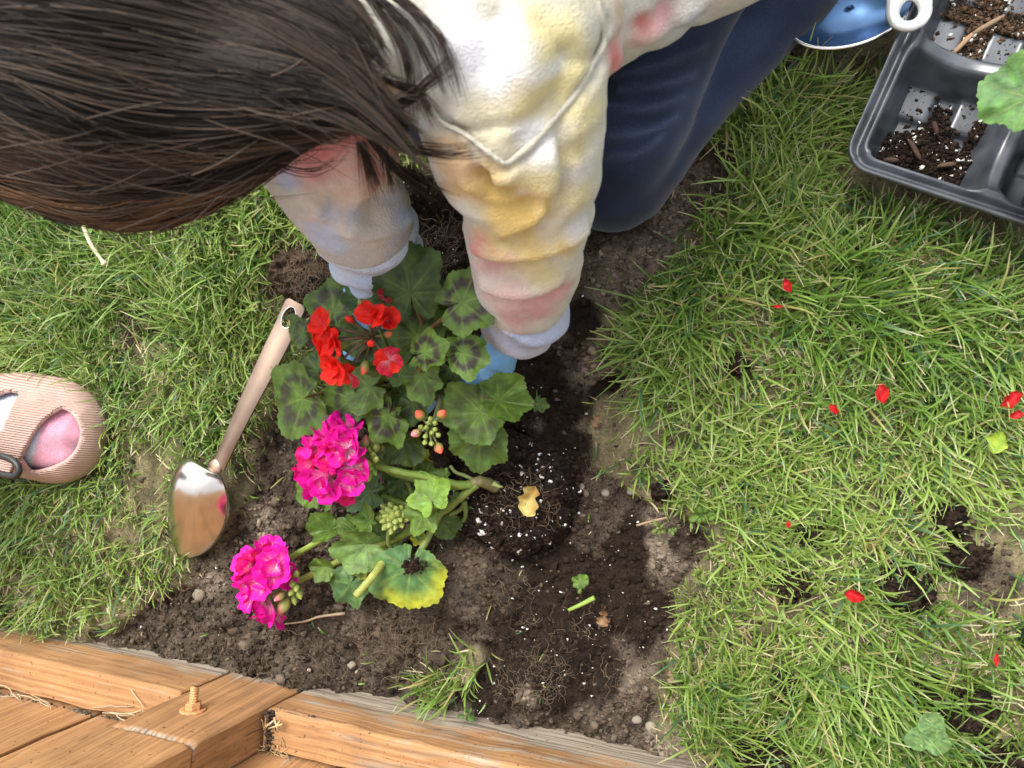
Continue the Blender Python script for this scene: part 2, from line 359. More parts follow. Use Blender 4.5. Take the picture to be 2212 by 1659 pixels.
lumps('soil_crumbs', X, z+S*.25, S, c, M_crumb, kind='stuff', label='loose brown soil crumbs and grit over the dug bed', cat='soil')
X = np.concatenate([np.array(U(a+rng.normal(0, s*.45), b+rng.normal(0, s*.4)))[:2][None] for (a, b, s) in PILES for _ in range(int(s*9))])
X = X[garden(X)]; z, m, u, v = ground_z(X[:, 0], X[:, 1]); S = .0011+.0028*rng.random(len(X))**2
lumps('potting_mix_clumps', X, z+.003+.009*rng.random(len(X)), S, np.array([[.020, .0125, .0085]])*(.4+1.3*rng.random((len(X), 1))), M_crumb, kind='stuff', label='dark crumbs of potting mix dropped in the grass', cat='soil')
X = scatter(16000); X = X[garden(X)]; z, m, u, v = ground_z(X[:, 0], X[:, 1]); c, d, p = soil_colour(u, v, X[:, 0], X[:, 1], m)
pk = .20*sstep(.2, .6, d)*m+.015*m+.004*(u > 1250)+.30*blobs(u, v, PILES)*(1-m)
k = rng.random(len(X)) < pk; X, z = X[k], z[k]; S = .0005+.0011*rng.random(len(X))**2.2
lumps('perlite_specks', X, z+.0018+.004*(rng.random(len(X)) < .3), S, None, M_perl, squash=.8, kind='stuff', label='white perlite specks scattered through the dark potting mix', cat='perlite')

def ribbons(base, dirh, length, lean0, lean1, width, curl, nseg, basec, tipc, cream):
    """blades as curved strips, (n) arrays"""
    n = len(base); t = np.linspace(0, 1, nseg+1)
    ang = lean0[:, None]+(lean1-lean0)[:, None]*t[None]**.9                      # from vertical
    st = (length/nseg)[:, None]
    az = dirh[:, None]+curl[:, None]*t[None]
    dx = np.sin(ang)*np.cos(az)*st; dy = np.sin(ang)*np.sin(az)*st; dz = np.cos(ang)*st
    Pn = np.zeros((n, nseg+1, 3)); Pn[:, 0] = base
    Pn[:, 1:, 0] = base[:, 0:1]+np.cumsum(dx[:, :-1], 1); Pn[:, 1:, 1] = base[:, 1:2]+np.cumsum(dy[:, :-1], 1); Pn[:, 1:, 2] = np.maximum(base[:, 2:3]+np.cumsum(dz[:, :-1], 1), base[:, 2:3]+.0012)
    w = width[:, None]*np.where(t < .55, .8+.2*t/.55, 1-.78*((t-.55)/.45)**1.5)[None]
    tw = rng.normal(0, .5, n)[:, None]*(.4+t[None])
    sx = -np.sin(az)*np.cos(tw); sy = np.cos(az)*np.cos(tw); szz = np.sin(tw)
    side = np.stack([sx, sy, szz], -1)*w[..., None]/2
    V = np.stack([Pn-side, Pn+side], 2)                                         # n, seg+1, 2, 3
    col = basec[:, None, :]*(1-t[None, :, None])+tipc[:, None, :]*t[None, :, None]
    col = np.where((cream[:, None] & (t[None] > .93))[..., None], np.array([.55, .50, .30]), col)
    col = np.repeat(col[:, :, None, :], 2, 2)
    k = (nseg+1)*2; q = np.array([(2*i, 2*i+1, 2*i+3, 2*i+2) for i in range(nseg)])
    Fc = (q[None]+k*np.arange(n)[:, None, None]).reshape(-1, 4)
    return V.reshape(-1, 3), Fc, col.reshape(-1, 3)
NOGRASS = []   # (world x, y, r) filled by things pressed on the lawn
def grass_layer(name, n, label, lo, hi, wlo, whi, dens, straw=False):
    X = scatter(n, (-.99, .42, -.36, .62)); X = X[garden(X, .003)]
    z, m, u, v = ground_z(X[:, 0], X[:, 1])
    thin = .60+.55*fbm(X[:, 0]*11, X[:, 1]*11, 6, 3)
    lush = np.clip(blobs(u, v, [(60,560,260),(420,560,260),(1450,720,170),(1700,200,330),(1950,620,280),(1650,480,200),(1900,1560,220),(1560,1560,110)])*1.2, 0, 1)
    pr = (1-m)*np.clip(dens*(.92*thin+.55*lush), 0, 1)*(1-.86*blobs(u, v, BARE))*(1-.9*sstep(.25, .6, blobs(u, v, PILES)))
    pr = pr+m*.004
    edge_ = np.where(blobs(u, v, TUFTS) > .25, -100, sdf_poly(u, v, SOIL_POLY)); pr = pr*(.45+.55*sstep(-10, -70, edge_))
    k = rng.random(len(X)) < pr; X, z, m, lush, u, v = X[k], z[k], m[k], lush[k], u[k], v[k]; nn = len(X)
    ln = (lo+(hi-lo)*rng.random(nn)**1.6)*(.72+.5*lush)*shorten(X)*(.55+.45*sstep(-8, -60, edge_[k]))
    base = np.stack([X[:, 0], X[:, 1], z-.001], 1)
    flow = 3.0*fbm(X[:, 0]*7, X[:, 1]*7, 1, 2)+rng.normal(0, 1.25, nn)
    # blades at the edge of the dug bed lie out over it
    l0 = np.abs(rng.normal(.5, .35, nn)); l1 = np.clip(rng.normal(1.28, .28, nn), .2, 1.62)
    if straw: l0 = np.clip(rng.normal(1.25, .2, nn), .6, 1.5); l1 = np.clip(rng.normal(1.5, .1, nn), 1.2, 1.7)
    wd = wlo+(whi-wlo)*rng.random(nn)
    if straw:
        c = mix((.28, .23, .11), (.62, .55, .34), rng.random(nn)); tip = c*1.1
    else:
        h = rng.random(nn); tone = np.clip(.5+.45*fbm(X[:, 0]*10, X[:, 1]*10, 4, 3)+rng.normal(0, .22, nn)-.18*lush*(u > 1250), 0, 1)
        c = mix((.065, .140, .018), (.195, .300, .050), tone); tip = mix((.120, .230, .032), (.33, .45, .11), tone)
        ye = h < .045; c[ye] = (.26, .25, .07); tip[ye] = (.40, .36, .13); bl = h > .93; c[bl] = (.035, .10, .045); tip[bl] = (.09, .19, .08)
    V, Fc, col = ribbons(base, flow, ln, l0, l1, wd, rng.normal(0, .5, nn), 4, c, tip, (rng.random(nn) < .4) & (not straw))
    obj(name, mesh(name, V, Fc, col), M_straw if straw else M_grass, label=label, cat='grass', kind='stuff')
# ================================================================ FENCE (upright boards, rails and post; the camera looks down along it)
fence = thing('fence', 'orange stained wooden fence foot with post, rails and upright boards beside the bed', 'fence', FO)
def flocal(u, v, z): d = U(u, v, z)-FO; d = d-FZ*(z/FZ[2]); return d @ FX
POSTW = .089
def fboard(name, mt, x0, x1, y0, y1, z0, z1, bev, wearfn, label=None, parent=None, nx=24, nz=16, wob=.0008):
    """a board cut into a grid so its edges can be worn; local x along the fence, y towards the garden, z up"""
    import itertools
    xs = np.linspace(x0, x1, nx+1); zs = np.linspace(z0, z1, nz+1); V = []; Fc = []
    def sheet(fn, na, nb):
        b = len(V)
        for i in range(na+1):
            for j in range(nb+1): V.append(fn(i, j))
        for i in range(na):
            for j in range(nb): Fc.append((b+i*(nb+1)+j, b+(i+1)*(nb+1)+j, b+(i+1)*(nb+1)+j+1, b+i*(nb+1)+j+1))
    w = lambda x, z, s: wob*float(fbm(np.array(x*30), np.array(z*30), s, 2))
    B = bev
    prof = [(y0, 0), (y1-B, 0), (y1-B*.3, B*.12), (y1, B*.55), (y1, B)]
    # local cross-section: rounded towards the garden on all four front edges
    ny = 4; ys = np.linspace(y0, y1, ny+1)
    V2 = {}
    def pt(x, y, z):
        # pull the front corners in
        dx = min(x-x0, x1-x); dz = min(z-z0, z1-z); dy = y1-y
        yy = y-max(0, B-dx)**2/(2*B)*(dy < B)-max(0, B-dz)**2/(2*B)*(dy < B)
        return FO+FX*(x+w(z, y, 1))+FN*(yy+w(x, z, 2))+FZ*(z+w(x, y, 3))
    xx = np.unique(np.concatenate([xs, x0+B*np.array([.15, .4, .7, 1]), x1-B*np.array([.15, .4, .7, 1])]))
    zz = np.unique(np.concatenate([zs, z0+B*np.array([.15, .4, .7, 1]), z1-B*np.array([.15, .4, .7, 1])]))
    yy = np.concatenate([[y0], np.linspace(y1-B, y1, 4)])
    sheet(lambda i, j: pt(xx[i], y1, zz[::-1][j]), len(xx)-1, len(zz)-1)       # front
    sheet(lambda i, j: pt(xx[i], y0, zz[j]), len(xx)-1, len(zz)-1)             # back
    sheet(lambda i, j: pt(xx[i], yy[j], z1), len(xx)-1, len(yy)-1)             # top
    sheet(lambda i, j: pt(xx[i], yy[::-1][j], z0), len(xx)-1, len(yy)-1)
    sheet(lambda i, j: pt(x0, yy[j], zz[::-1][i]), len(zz)-1, len(yy)-1)
    sheet(lambda i, j: pt(x1, yy[j], zz[i]), len(zz)-1, len(yy)-1)
    V = np.array(V)-FO
    L = np.stack([V @ FX, V @ FN, V[:, 2]/FZ[2]], 1)
    me = mesh(name, L, Fc)
    at = me.attributes.new('wear', 'FLOAT', 'POINT'); at.data.foreach_set('value', wearfn(L).astype(np.float32))
    o = bpy.data.objects.new(name, me); COL.objects.link(o); me.materials.append(mt); o.parent = fence
    # fence frame: x along, y towards garden, z up (leaning as the post leans)
    m = Matrix.Identity(4)
    for i in range(3): m[i][0] = FX[i]; m[i][1] = FN[i]; m[i][2] = FZ[i]/FZ[2]*FZ[2]
    o.matrix_local = m
    for p in me.polygons: p.use_smooth = False
    ORG[o.name] = FO
    return o
RT = .064
railwear = lambda L: .40*sstep(.022, -.004, L[:, 2])+.10*sstep(.05, .03, L[:, 2])*(L[:, 1] > -.002)+.10
fboard('rail', WX, -1.05, -.004, -.038, 0, -.03, RT, .0035, railwear, nx=90, nz=10, wob=.0012)
fboard('rail', WX, POSTW+.004, 1.1, -.038, 0, -.03, RT-.002, .0045, lambda L: railwear(L)+.06, nx=90, nz=10, wob=.0016)
postwear = lambda L: .42*sstep(.022, .0, L[:, 2])+.05
fboard('post', WZ, 0, POSTW, -.040, .001, -.06, .150, .006, lambda L: postwear(L)+.30*sstep(.141, .15, L[:, 2]), nx=14, nz=24)
fboard('post', WZ, -.002, POSTW+.001, -.040, .003, .153, .46, .006, lambda L: .20*sstep(.158, .153, L[:, 2])+.12*sstep(.03, .0, L[:, 0])*sstep(.2, .16, L[:, 2]), nx=14, nz=24)
xg = flocal(202, 1536, .066); bw = .138; x = xg-7*bw
while x < 1.1:
    fboard('board', WZ, x+.0025, x+bw-.0025, -.060, -.042-.002*random.random(), -.06, .45, .003, lambda L: .16*sstep(.10, .06, L[:, 2]), nx=10, nz=20, wob=.0012); x += bw
# bolt: washer, nut, threaded end, pointing towards the garden
bc = U(420, 1535, .095); bx = flocal(420, 1535, .097); 
def fp(x, y, z): return FO+FX*x+FN*y+FZ*z
def ring(c, r0, r1, h, sides, nrmv, a, b, col=None):
    V = []; Fc = []
    prof = [(r0, 0), (r1, 0), (r1, h*.7), (r1*.95, h), (r0, h)]
    for k in range(sides):
        t = 2*math.pi*k/sides
        for (r, y) in prof: V.append(c+nrmv*y+(a*math.cos(t)+b*math.sin(t))*r)
    n = len(prof)
    for k in range(sides):
        for i in range(n): Fc.append((k*n+i, k*n+(i+1) % n, ((k+1) % sides)*n+(i+1) % n, ((k+1) % sides)*n+i))
    return V, Fc
bz = .098; bxx = .036
c0 = fp(bxx, .001, bz)
wsh = ring(c0, .003, .0115, .002, 40, FN, FX, FZ); bo = obj('bolt', mesh('washer', *wsh), M_bolt, fence); bo.name = 'bolt'; 
obj('nut', mesh('nut', *ring(c0+FN*.002, .003, .0072, .0062, 6, FN, FX, FZ), smooth=False), M_bolt, bo)
tb = MB(); prs = []
for i in range(25): prs.append((.0040 if i % 4 < 2 else .0033))
tb.add(*tube([c0+FN*(.0075+.00062*i) for i in range(25)], prs, 16)); obj('threaded_end', tb.mesh('thread'), M_bolt, bo)

# ================================================================ LEAVES, PETALS, STEMS
GREEN = np.array([.078, .138, .020]); 
def leaf(parent, cu, cv, rpx, ang, z, tilt=(0, 0), zone=.0, fold=0., ruff=.07, cup=.10, tone=1., yellow=0., edge=.25, lobes=7, depth=.07, gap=.30, name='leaf', stalk=None, stalkc=None, label=None, sc_n=26, seed=None, green=None, mt=None):
    """scalloped round leaf; (cu, cv) photo point of its middle, ang image direction of its tip in degrees (0 right, 90 up)"""
    rs = np.random.default_rng(seed if seed is not None else int(cu*13+cv*7))
    r = 1.12*rpx*pxm(cu, cv, z); a = R_(ang); ctr = U(cu, cv, z)
    n = nrm([tilt[0], tilt[1], 1]); e1 = nrm(np.array([math.cos(a), math.sin(a), 0])-n*(n @ [math.cos(a), math.sin(a), 0])); e2 = np.cross(n, e1)
    nr, ns = 13, 112; ph = np.linspace(-math.pi+gap*.35, math.pi-gap*.35, ns+1); rho = np.linspace(0, 1, nr+1)**.85
    phase = rs.random(6)*6.28
    Rb = r*(.86+.24*np.cos(ph))*(1+depth*np.cos(lobes*ph))*(1+.048*np.abs(np.sin(sc_n*ph/2+phase[0]))+.05*np.sin(3*ph+phase[1])+.04*np.sin(5*ph+phase[2])+.07*np.sin(2*ph+phase[3])+.018*np.sin(41*ph+phase[4]))
    Rb = Rb*(1-.25*sstep(math.pi-gap*1.5, math.pi-gap*.35, np.abs(ph)))
    RH, PH = np.meshgrid(rho, ph, indexing='ij'); RR = RH*Rb[None]
    x = RR*np.cos(PH); y = RR*np.sin(PH)
    h = r*(cup*RH**2+ruff*RH**2.5*(np.sin(5*PH+phase[2])+.6*np.sin(9*PH+phase[3])))
    vein = np.abs(np.cos(lobes*PH/2)); h -= r*.016*RH**.8*sstep(.6, 1, vein)
    h += r*.010*RH*np.sin(13*PH+phase[4]+5*RH)+r*.09*RH**2*np.sin(2*PH+phase[5])*rs.uniform(-1, 1)+r*.05*RH**2*np.sin(3*PH+phase[0])
    h += fold*np.abs(y)*1.0
    yy = y*math.sqrt(max(.05, 1-min(.95, fold*fold/(1+fold*fold)))); x0 = -.22*r
    V = ctr+(x+x0)[..., None]*e1+yy[..., None]*e2+h[..., None]*n
    g = np.asarray(green if green is not None else GREEN)*tone
    mott = fbm(RH*5+phase[0], PH*3, int(phase[1]*1.2), 3)
    c = mix(g*.68, g*1.35, np.clip(.5+.6*mott, 0, 1)); c = mix(c, g*np.array([.9, 1.05, 1.5]), .35*sstep(.1, .7, fbm(RH*2+phase[3], PH*1.2, 3, 2)))
    c = mix(c, g*np.array([1.35, 1.3, 1.25]), edge*sstep(.7, 1, RH))
    if zone:
        RN = RR/(r*(.86+.24*np.cos(PH))); zr = .58+.07*fbm(PH*.9+phase[2], PH*0+phase[1], 2, 3)
        band = sstep(.20, .08, np.abs(RN-zr)+.05*mott);  c = mix(c, np.array([.034, .026, .020])*(.8+.4*tone), band*zone)
        c = mix(c, g*1.5, (1-sstep(.2, .38, RH))*.5)
    if yellow:
        yy_ = sstep(.45, .95, RH)*sstep(-.2, .6, np.sin(PH+phase[5])+.5*mott) if yellow < 1 else sstep(.3, .9, RH+.2*mott)
        c = mix(c, (.46, .47, .03), np.clip(yy_*min(1, yellow*1.3), 0, 1))
    vw = sstep(.975-.04*(1-RH), 1.0, vein)*(1-.85*RH); c = mix(c, np.array([.20, .27, .07])*min(1.2, .4+.6*tone), vw*.6)
    # dirt freckles
    I = np.arange((nr+1)*(ns+1)).reshape(nr+1, ns+1)
    Fq = np.stack([I[:-1, :-1], I[1:, :-1], I[1:, 1:], I[:-1, 1:]], -1).reshape(-1, 4)
    o = obj(name, mesh(name, V.reshape(-1, 3), Fq, c.reshape(-1, 3)), mt or M_leaf, parent)
    if label: o['label'] = label
    if stalk is not None:
        A = ctr-.22*r*e1-n*.001; B = np.asarray(stalk, float); mid = (A+B)/2+np.array([0, 0, -.012])+.1*np.linalg.norm(A-B)*rs.normal(0, .5, 3)*[1, 1, .2]
        Pp = spline([A, mid, B], 10); sc_ = np.asarray(stalkc if stalkc is not None else (.13, .20, .035))
        mb = MB(); mb.add(*tube(Pp, np.linspace(.0013, .0021, 10), 7), sc_); obj('leaf_stalk', mb.mesh('leaf_stalk'), M_stem, o)
    return o
def stem(parent, pts, r0, r1, col=(.14, .21, .04), n=18, name='stem', px=True, hair=True):
    P3 = [U(*p) if px else p for p in pts]; Pp = spline(P3, n)
    V, Fc = tube(Pp, np.linspace(r0, r1, n)*(1+.05*np.sin(np.arange(n)*1.7)), 9)
    cc = np.asarray(col)*(.85+.3*rng.random((len(V), 1)))
    return obj(name, mesh(name, V, Fc, cc), M_stem, parent)
def petal_mesh(name, c0, c1, streak, seed):
    rs = np.random.default_rng(seed); na, nb = 9, 10; V = []; C = []
    a1, a2, a3 = rs.random(3)*6.28; bend = rs.uniform(.15, .5)
    for i in range(na+1):
        t = i/na
        w = .10+.46*math.sin(math.pi*min(1, t*.62+.02))**1.1*(1 if t < .8 else math.sqrt(max(0, 1-((t-.8)/.22)**2))*.9+.1)
        for j in range(nb+1):
            s = j/nb*2-1; x = t*(1+.05*math.cos(s*3+a1)*(t > .6)); y = s*w
            zz = bend*t*t*.6+.10*w*math.cos(s*5+a2)*t+.05*math.sin(t*7+s*3+a3)*t-.18*s*s*(1-t)
            V.append((x, y, zz))
            f = min(1, max(0, t*1.2+.1*math.sin(s*11))); c = np.array(c0)*(1-f)+np.array(c1)*f
            if streak: k = streak*(1-sstep(.15, .62, t+.12*math.sin(s*13)))*1.0; c = c*(1-k)+np.array([.85, .62, .72])*k
            C.append(c*(.88+.24*rs.random()))
    Fc = [(i*(nb+1)+j, (i+1)*(nb+1)+j, (i+1)*(nb+1)+j+1, i*(nb+1)+j+1) for i in range(na) for j in range(nb)]
    me = mesh(name, V, Fc, C); me.materials.append(M_petal); return me
RED = [petal_mesh('red_petal', (.62, .012, .012), (.80, .022, .012), 0, k) for k in range(5)]
REDD = [petal_mesh('wilted_red_petal', (.50, .02, .04), (.55, .015, .045), .25, 20+k) for k in range(2)]
PINK = [petal_mesh('pink_petal', (.62, .02, .22), (.80, .008, .36), .9 if k % 2 else .35, 40+k) for k in range(6)]
PINKR = [petal_mesh('rosy_petal', (.62, .01, .12), (.74, .008, .16), .2, 60+k) for k in range(3)]
def floret(parent, u, v, z, rpx, nrmv, meshes, n=7, spread=.9, stalk=None, rot=0., stalkc=(.085, .055, .03), seed=0, calyx=(.16, .2, .04)):
    """one flower: a calyx with its stalk, and petals as its sub-parts"""
    rs = np.random.default_rng(int(u*3+v*5)+seed); c = U(u, v, z); r = 1.15*rpx*pxm(u, v, z); nv = nrm(nrmv)
    a = nrm(np.cross(nv, [.3, .8, .1])); b = np.cross(nv, a)
    mb = MB(); mb.add(*ellipsoid(c-nv*r*.18, np.array([a*r*.14, b*r*.14, nv*r*.26]), 8, 6), calyx)
    if stalk is not None:
        S = np.asarray(stalk, float); m_ = (c+S)/2+np.array([0, 0, .004]); mb.add(*tube(spline([c-nv*r*.3, m_, S], 9), np.linspace(.0011, .0013, 9), 6), stalkc)
    fl = obj('flower', mb.mesh('flower'), M_stem, parent)
    org = ORG[fl.name]
    for k in range(n):
        inner = k >= 5
        th = rot+2*math.pi*(k/5. if not inner else (k-5+.5)/max(1, n-5))+rs.normal(0, .16)
        out = a*math.cos(th)+b*math.sin(th); up = (.25 if not inner else .95)+rs.normal(0, .22); up = up/spread
        d = nrm(out+nv*up); sd = nrm(np.cross(nv, d)); nn = np.cross(d, sd)
        s = r*(1.05 if not inner else .68)*rs.uniform(.85, 1.12)
        o = bpy.data.objects.new('petal', meshes[rs.integers(len(meshes))]); COL.objects.link(o); o.parent = fl
        m = Matrix.Identity(4)
        for i in range(3): m[i][0] = d[i]*s; m[i][1] = sd[i]*s*rs.uniform(.9, 1.2); m[i][2] = nn[i]*s; m[i][3] = c[i]-org[i]+nv[i]*r*.05
        o.matrix_local = m
    return fl
def bud_mesh(name, c0, c1, sharp=1.6):
    V = []; C = []; ns, nl = 9, 10
    for i in range(nl+1):
        t = i/nl; w = .42*math.sin(math.pi*min(1, (t*.92+.06)))**.8*(1-.25*t**sharp)
        for k in range(ns):
            th = 2*math.pi*k/ns; rr = w*(1+.08*math.cos(5*th)); V.append((rr*math.cos(th), rr*math.sin(th), t*1.25))
            f = sstep(.45, .85, t+.18*math.cos(5*th)); C.append(np.array(c0)*(1-f)+np.array(c1)*f)
    Fc = [(i*ns+k, i*ns+(k+1) % ns, (i+1)*ns+(k+1) % ns, (i+1)*ns+k) for i in range(nl) for k in range(ns)]
    me = mesh(name, V, Fc, C); me.materials.append(M_stem); return me
B_GREEN = bud_mesh('green_bud', (.19, .25, .05), (.30, .36, .09)); B_RED = bud_mesh('red_tip_bud', (.24, .25, .07), (.80, .10, .06)); B_PINKB = bud_mesh('pink_tip_bud', (.30, .30, .09), (.78, .22, .28)); B_ALLRED = bud_mesh('rolled_red_bud', (.55, .03, .02), (.78, .025, .015), .6)
def bud(parent, u, v, z, lpx, d, me, stalk=None, stalkc=(.2, .2, .08)):
    c = U(u, v, z); s = lpx*pxm(u, v, z); d = nrm(d); a = nrm(np.cross(d, [.2, .3, 1])); b = np.cross(d, a)
    o = bpy.data.objects.new('bud', me); COL.objects.link(o); o.parent = parent; org = ORG[parent.name]; m = Matrix.Identity(4)
    base = c-d*s*.6
    for i in range(3): m[i][0] = a[i]*s; m[i][1] = b[i]*s; m[i][2] = d[i]*s; m[i][3] = base[i]-org[i]
    o.matrix_local = m
    if stalk is not None:
        mb = MB(); mb.add(*tube(spline([base, (base+stalk)/2+[0, 0, .002], stalk], 6), .0009, 6), stalkc); obj('bud_stalk', mb.mesh('bud_stalk'), M_stem, parent)
def root_ball(parent, ctr, X, Y, sx, sy, z0, z1, name='root_ball', taper=.85, seed=3):
    """pot-shaped block of dark mix held by fine roots"""
    mb = MB(); n = 22; V = []; Fc = []
    # lumpy rounded box from a subdivided cube
    def add(fn):
        b = len(V)
        for i in range(n+1):
            for j in range(n+1): V.append(fn(i/n*2-1, j/n*2-1))
        for i in range(n):
            for j in range(n): Fc.append((b+i*(n+1)+j, b+(i+1)*(n+1)+j, b+(i+1)*(n+1)+j+1, b+i*(n+1)+j+1))
    for f in (lambda a, b: (a, b, 1), lambda a, b: (b, a, -1), lambda a, b: (1, a, b), lambda a, b: (-1, b, a), lambda a, b: (b, 1, a), lambda a, b: (a, -1, b)): add(f)
    V = np.array(V, float); k = np.max(np.abs(V), 1); l = np.linalg.norm(V, axis=1); V = V*(.68+.32*(1/l)[:, None]*1.18)
    V = V*(1+.05*fbm(V[:, 0]*4+V[:, 2]*3, V[:, 1]*4-V[:, 2]*2, seed, 4))[:, None]
    tp = 1-(1-taper)*(1-V[:, 2])/2
    W_ = ctr+V[:, :1]*tp[:, None]*sx*X+V[:, 1:2]*tp[:, None]*sy*Y+np.array([0, 0, 1.])*((V[:, 2:3]+1)/2*(z1-z0)+z0)
    g = .5+.5*np.clip(fbm(V[:, 0]*9, V[:, 1]*9+V[:, 2]*5, 2, 3), -1, 1)
    return obj(name, mesh(name, W_, Fc, mix((.009, .006, .0045), (.030, .019, .012), g)), M_crumb, parent)
# ================================================================ RED GERANIUM (held upright by the gloved hands)
rb = U(905, 830, .02)
red = thing('geranium', 'red flowered geranium with dark zoned leaves held over the planting hole', 'plant', [rb[0], rb[1], 0])
root_ball(red, np.array([rb[0], rb[1], 0]), np.array([1., 0, 0]), np.array([0, 1., 0]), .045, .045, .004, .075)
crown = np.array([rb[0], rb[1], .075])
S = lambda z=.09, k=0: crown+np.array([.010*math.cos(k), .010*math.sin(k), z-.075])
stem(red, [crown-[0, 0, .02], crown+[.004, .004, .03], crown+[-.004, .010, .06]], .005, .0038, (.10, .12, .03), px=False)
stem(red, [crown-[.01, 0, .02], crown+[-.02, .01, .02], crown+[-.035, .02, .05]], .0045, .003, (.11, .13, .03), px=False)
LR = [ # u, v, r, ang, z, tilt, zone, kwargs
 (882,612,84,100,.168,(.10,-.1),.1,dict(tone=.55,ruff=.05,cup=.02,depth=.05)),
 (718,660,64,100,.135,(-.25,.2),.85,dict(tone=.95)),
 (790,632,52,80,.150,(0,.15),.1,dict(tone=.85,green=(.055,.12,.035))),
 (1014,648,74,15,.188,(.10,.05),1.,dict(tone=1.0,ruff=.05,cup=-.05,edge=.1,gap=.2)),
 (905,712,66,80,.135,(0,.2),.55,dict(tone=.92)),
 (947,678,32,70,.115,(.1,.1),.2,dict(tone=.75)),
 (925,757,43,20,.168,(0,0),.95,dict(tone=1.2,depth=.09,ruff=.10,edge=.7,lobes=7)),
 (1009,766,48,-20,.158,(.15,0),.95,dict(tone=1.15,depth=.08,ruff=.10,edge=.8)),
 (648,718,33,170,.125,(-.3,0),.5,dict(tone=.7)),
 (640,866,80,195,.115,(-.30,-.15),.8,dict(tone=.92,ruff=.04,cup=.0,depth=.05,edge=.15)),
 (790,838,52,195,.120,(-.1,-.15),.1,dict(tone=.85)),
 (750,868,52,215,.112,(-.2,-.2),.75,dict(tone=.92)),
 (914,822,46,-75,.128,(0,-.2),.35,dict(tone=.95,depth=.10)),
 (833,908,54,235,.108,(-.1,-.25),.95,dict(tone=1.0,depth=.09,ruff=.09,edge=.4)),
 (862,792,40,200,.122,(-.1,0),.3,dict(tone=.8)),
 (1022,892,68,185,.112,(.1,-.15),.45,dict(tone=1.0,ruff=.05,edge=.3)),
 (1090,868,58,-5,.118,(.35,.30),.1,dict(tone=.95,fold=.55,ruff=.05,cup=.2)),
 (1036,958,62,-95,.092,(.1,-.3),.25,dict(tone=.88,depth=.06)),
 (1166,874,17,-10,.05,(.2,0),0,dict(tone=.8,depth=.14)),
 (893,880,36,-100,.105,(0,-.2),.5,dict(tone=.6)),
 (962,826,28,-30,.105,(0,0),.3,dict(tone=.7,depth=.12,ruff=.14)),
 (975,800,24,-60,.115,(.2,-.2),.4,dict(tone=.75,depth=.12,ruff=.14)),
 (680,793,36,140,.105,(-.2,.2),.2,dict(tone=.8)),
 (870,856,28,-120,.095,(0,-.2),.2,dict(tone=.75,ruff=.14)),
 (976,738,26,60,.125,(0,0),.3,dict(tone=.8,ruff=.16,depth=.14)),
 (872,966,46,-80,.075,(-.05,-.15),0,dict(tone=.55,depth=.05)),
 (820,760,46,150,.10,(0,0),.2,dict(tone=.65)),
 (880,770,50,30,.098,(0,0),.2,dict(tone=.6)),
 (770,720,46,150,.105,(0,.1),.2,dict(tone=.7)),
 (985,700,34,40,.11,(.2,0),.3,dict(tone=.7)),
 (950,640,34,80,.10,(0,.2),.1,dict(tone=.5)),
]
for i, (u, v, r, a, z, tl, zn, kw) in enumerate(LR):
    leaf(red, u, v, r, a, z, tl, zn, stalk=S(.085, i), stalkc=(.12, .14, .035) if i % 3 else (.20, .12, .05), **kw)
hub = U(806, 728, .185)
stem(red, [crown, (crown+hub)/2+[-.006, 0, 0], hub-[0, 0, .002]], .0032, .0026, (.075, .06, .025), px=False)
for (u, v, z, r, nv, n, ms, sp, dz) in [
 (702,702,.205,30,(-.55,.25,.75),5,RED,.8,0),(718,738,.205,30,(-.35,-.25,.8),6,RED,.9,0),(726,788,.20,34,(-.35,-.5,.75),9,RED,1.,0),
 (700,735,.195,30,(-.75,-.2,.5),5,RED,.8,0),(808,684,.205,32,(.05,.55,.75),6,RED,.7,0),(832,694,.195,26,(.5,.45,.6),6,RED+REDD,.8,0),
 (842,778,.19,27,(.55,-.45,.6),5,RED+REDD,.7,0),(752,808,.185,24,(-.1,-.75,.5),5,RED+REDD,.8,0),(830,645,.17,16,(.3,.8,.3),4,REDD,.6,0)]:
    floret(red, u, v, z, r, nv, ms, n, sp, stalk=hub)
bud(red, 755, 690, .20, 22, (-.3, .3, .9), B_ALLRED, hub, (.09, .055, .03)); bud(red, 801, 742, .215, 22, (.05, -.1, 1), B_ALLRED, hub, (.09, .055, .03))
bud(red, 787, 794, .18, 26, (-.1, -.9, .25), B_RED, hub, (.09, .055, .03)); bud(red, 779, 655, .18, 17, (-.2, .8, .4), B_GREEN, hub); bud(red, 838, 722, .18, 20, (.7, .1, .3), B_RED, hub)
bud(red, 742, 746, .19, 20, (-.7, -.1, .3), B_GREEN, hub)
hub2 = U(930, 922, .140)
stem(red, [crown+[.01, 0, .01], U(945, 850, .11), U(944, 890, .128), hub2], .0026, .0019, (.10, .11, .045), px=False)
for (u, v, l, me) in [(907,897,32,B_RED),(954,895,31,B_RED),(899,936,28,B_PINKB),(948,968,31,B_RED)]:
    d = U(u, v, .150)-U(929, 922, .136); bud(red, u, v, .150, l*.85, d, me, hub2)
for (u, v) in [(930,905),(909,923),(921,924),(940,914),(919,943),(933,935),(947,940),(918,956),(932,958),(940,928),(926,914)]:
    d = U(u, v, .158)-U(929, 926, .136); bud(red, u, v, .156+.003*random.random(), 17*.9, d, B_GREEN, hub2, (.22, .22, .09))

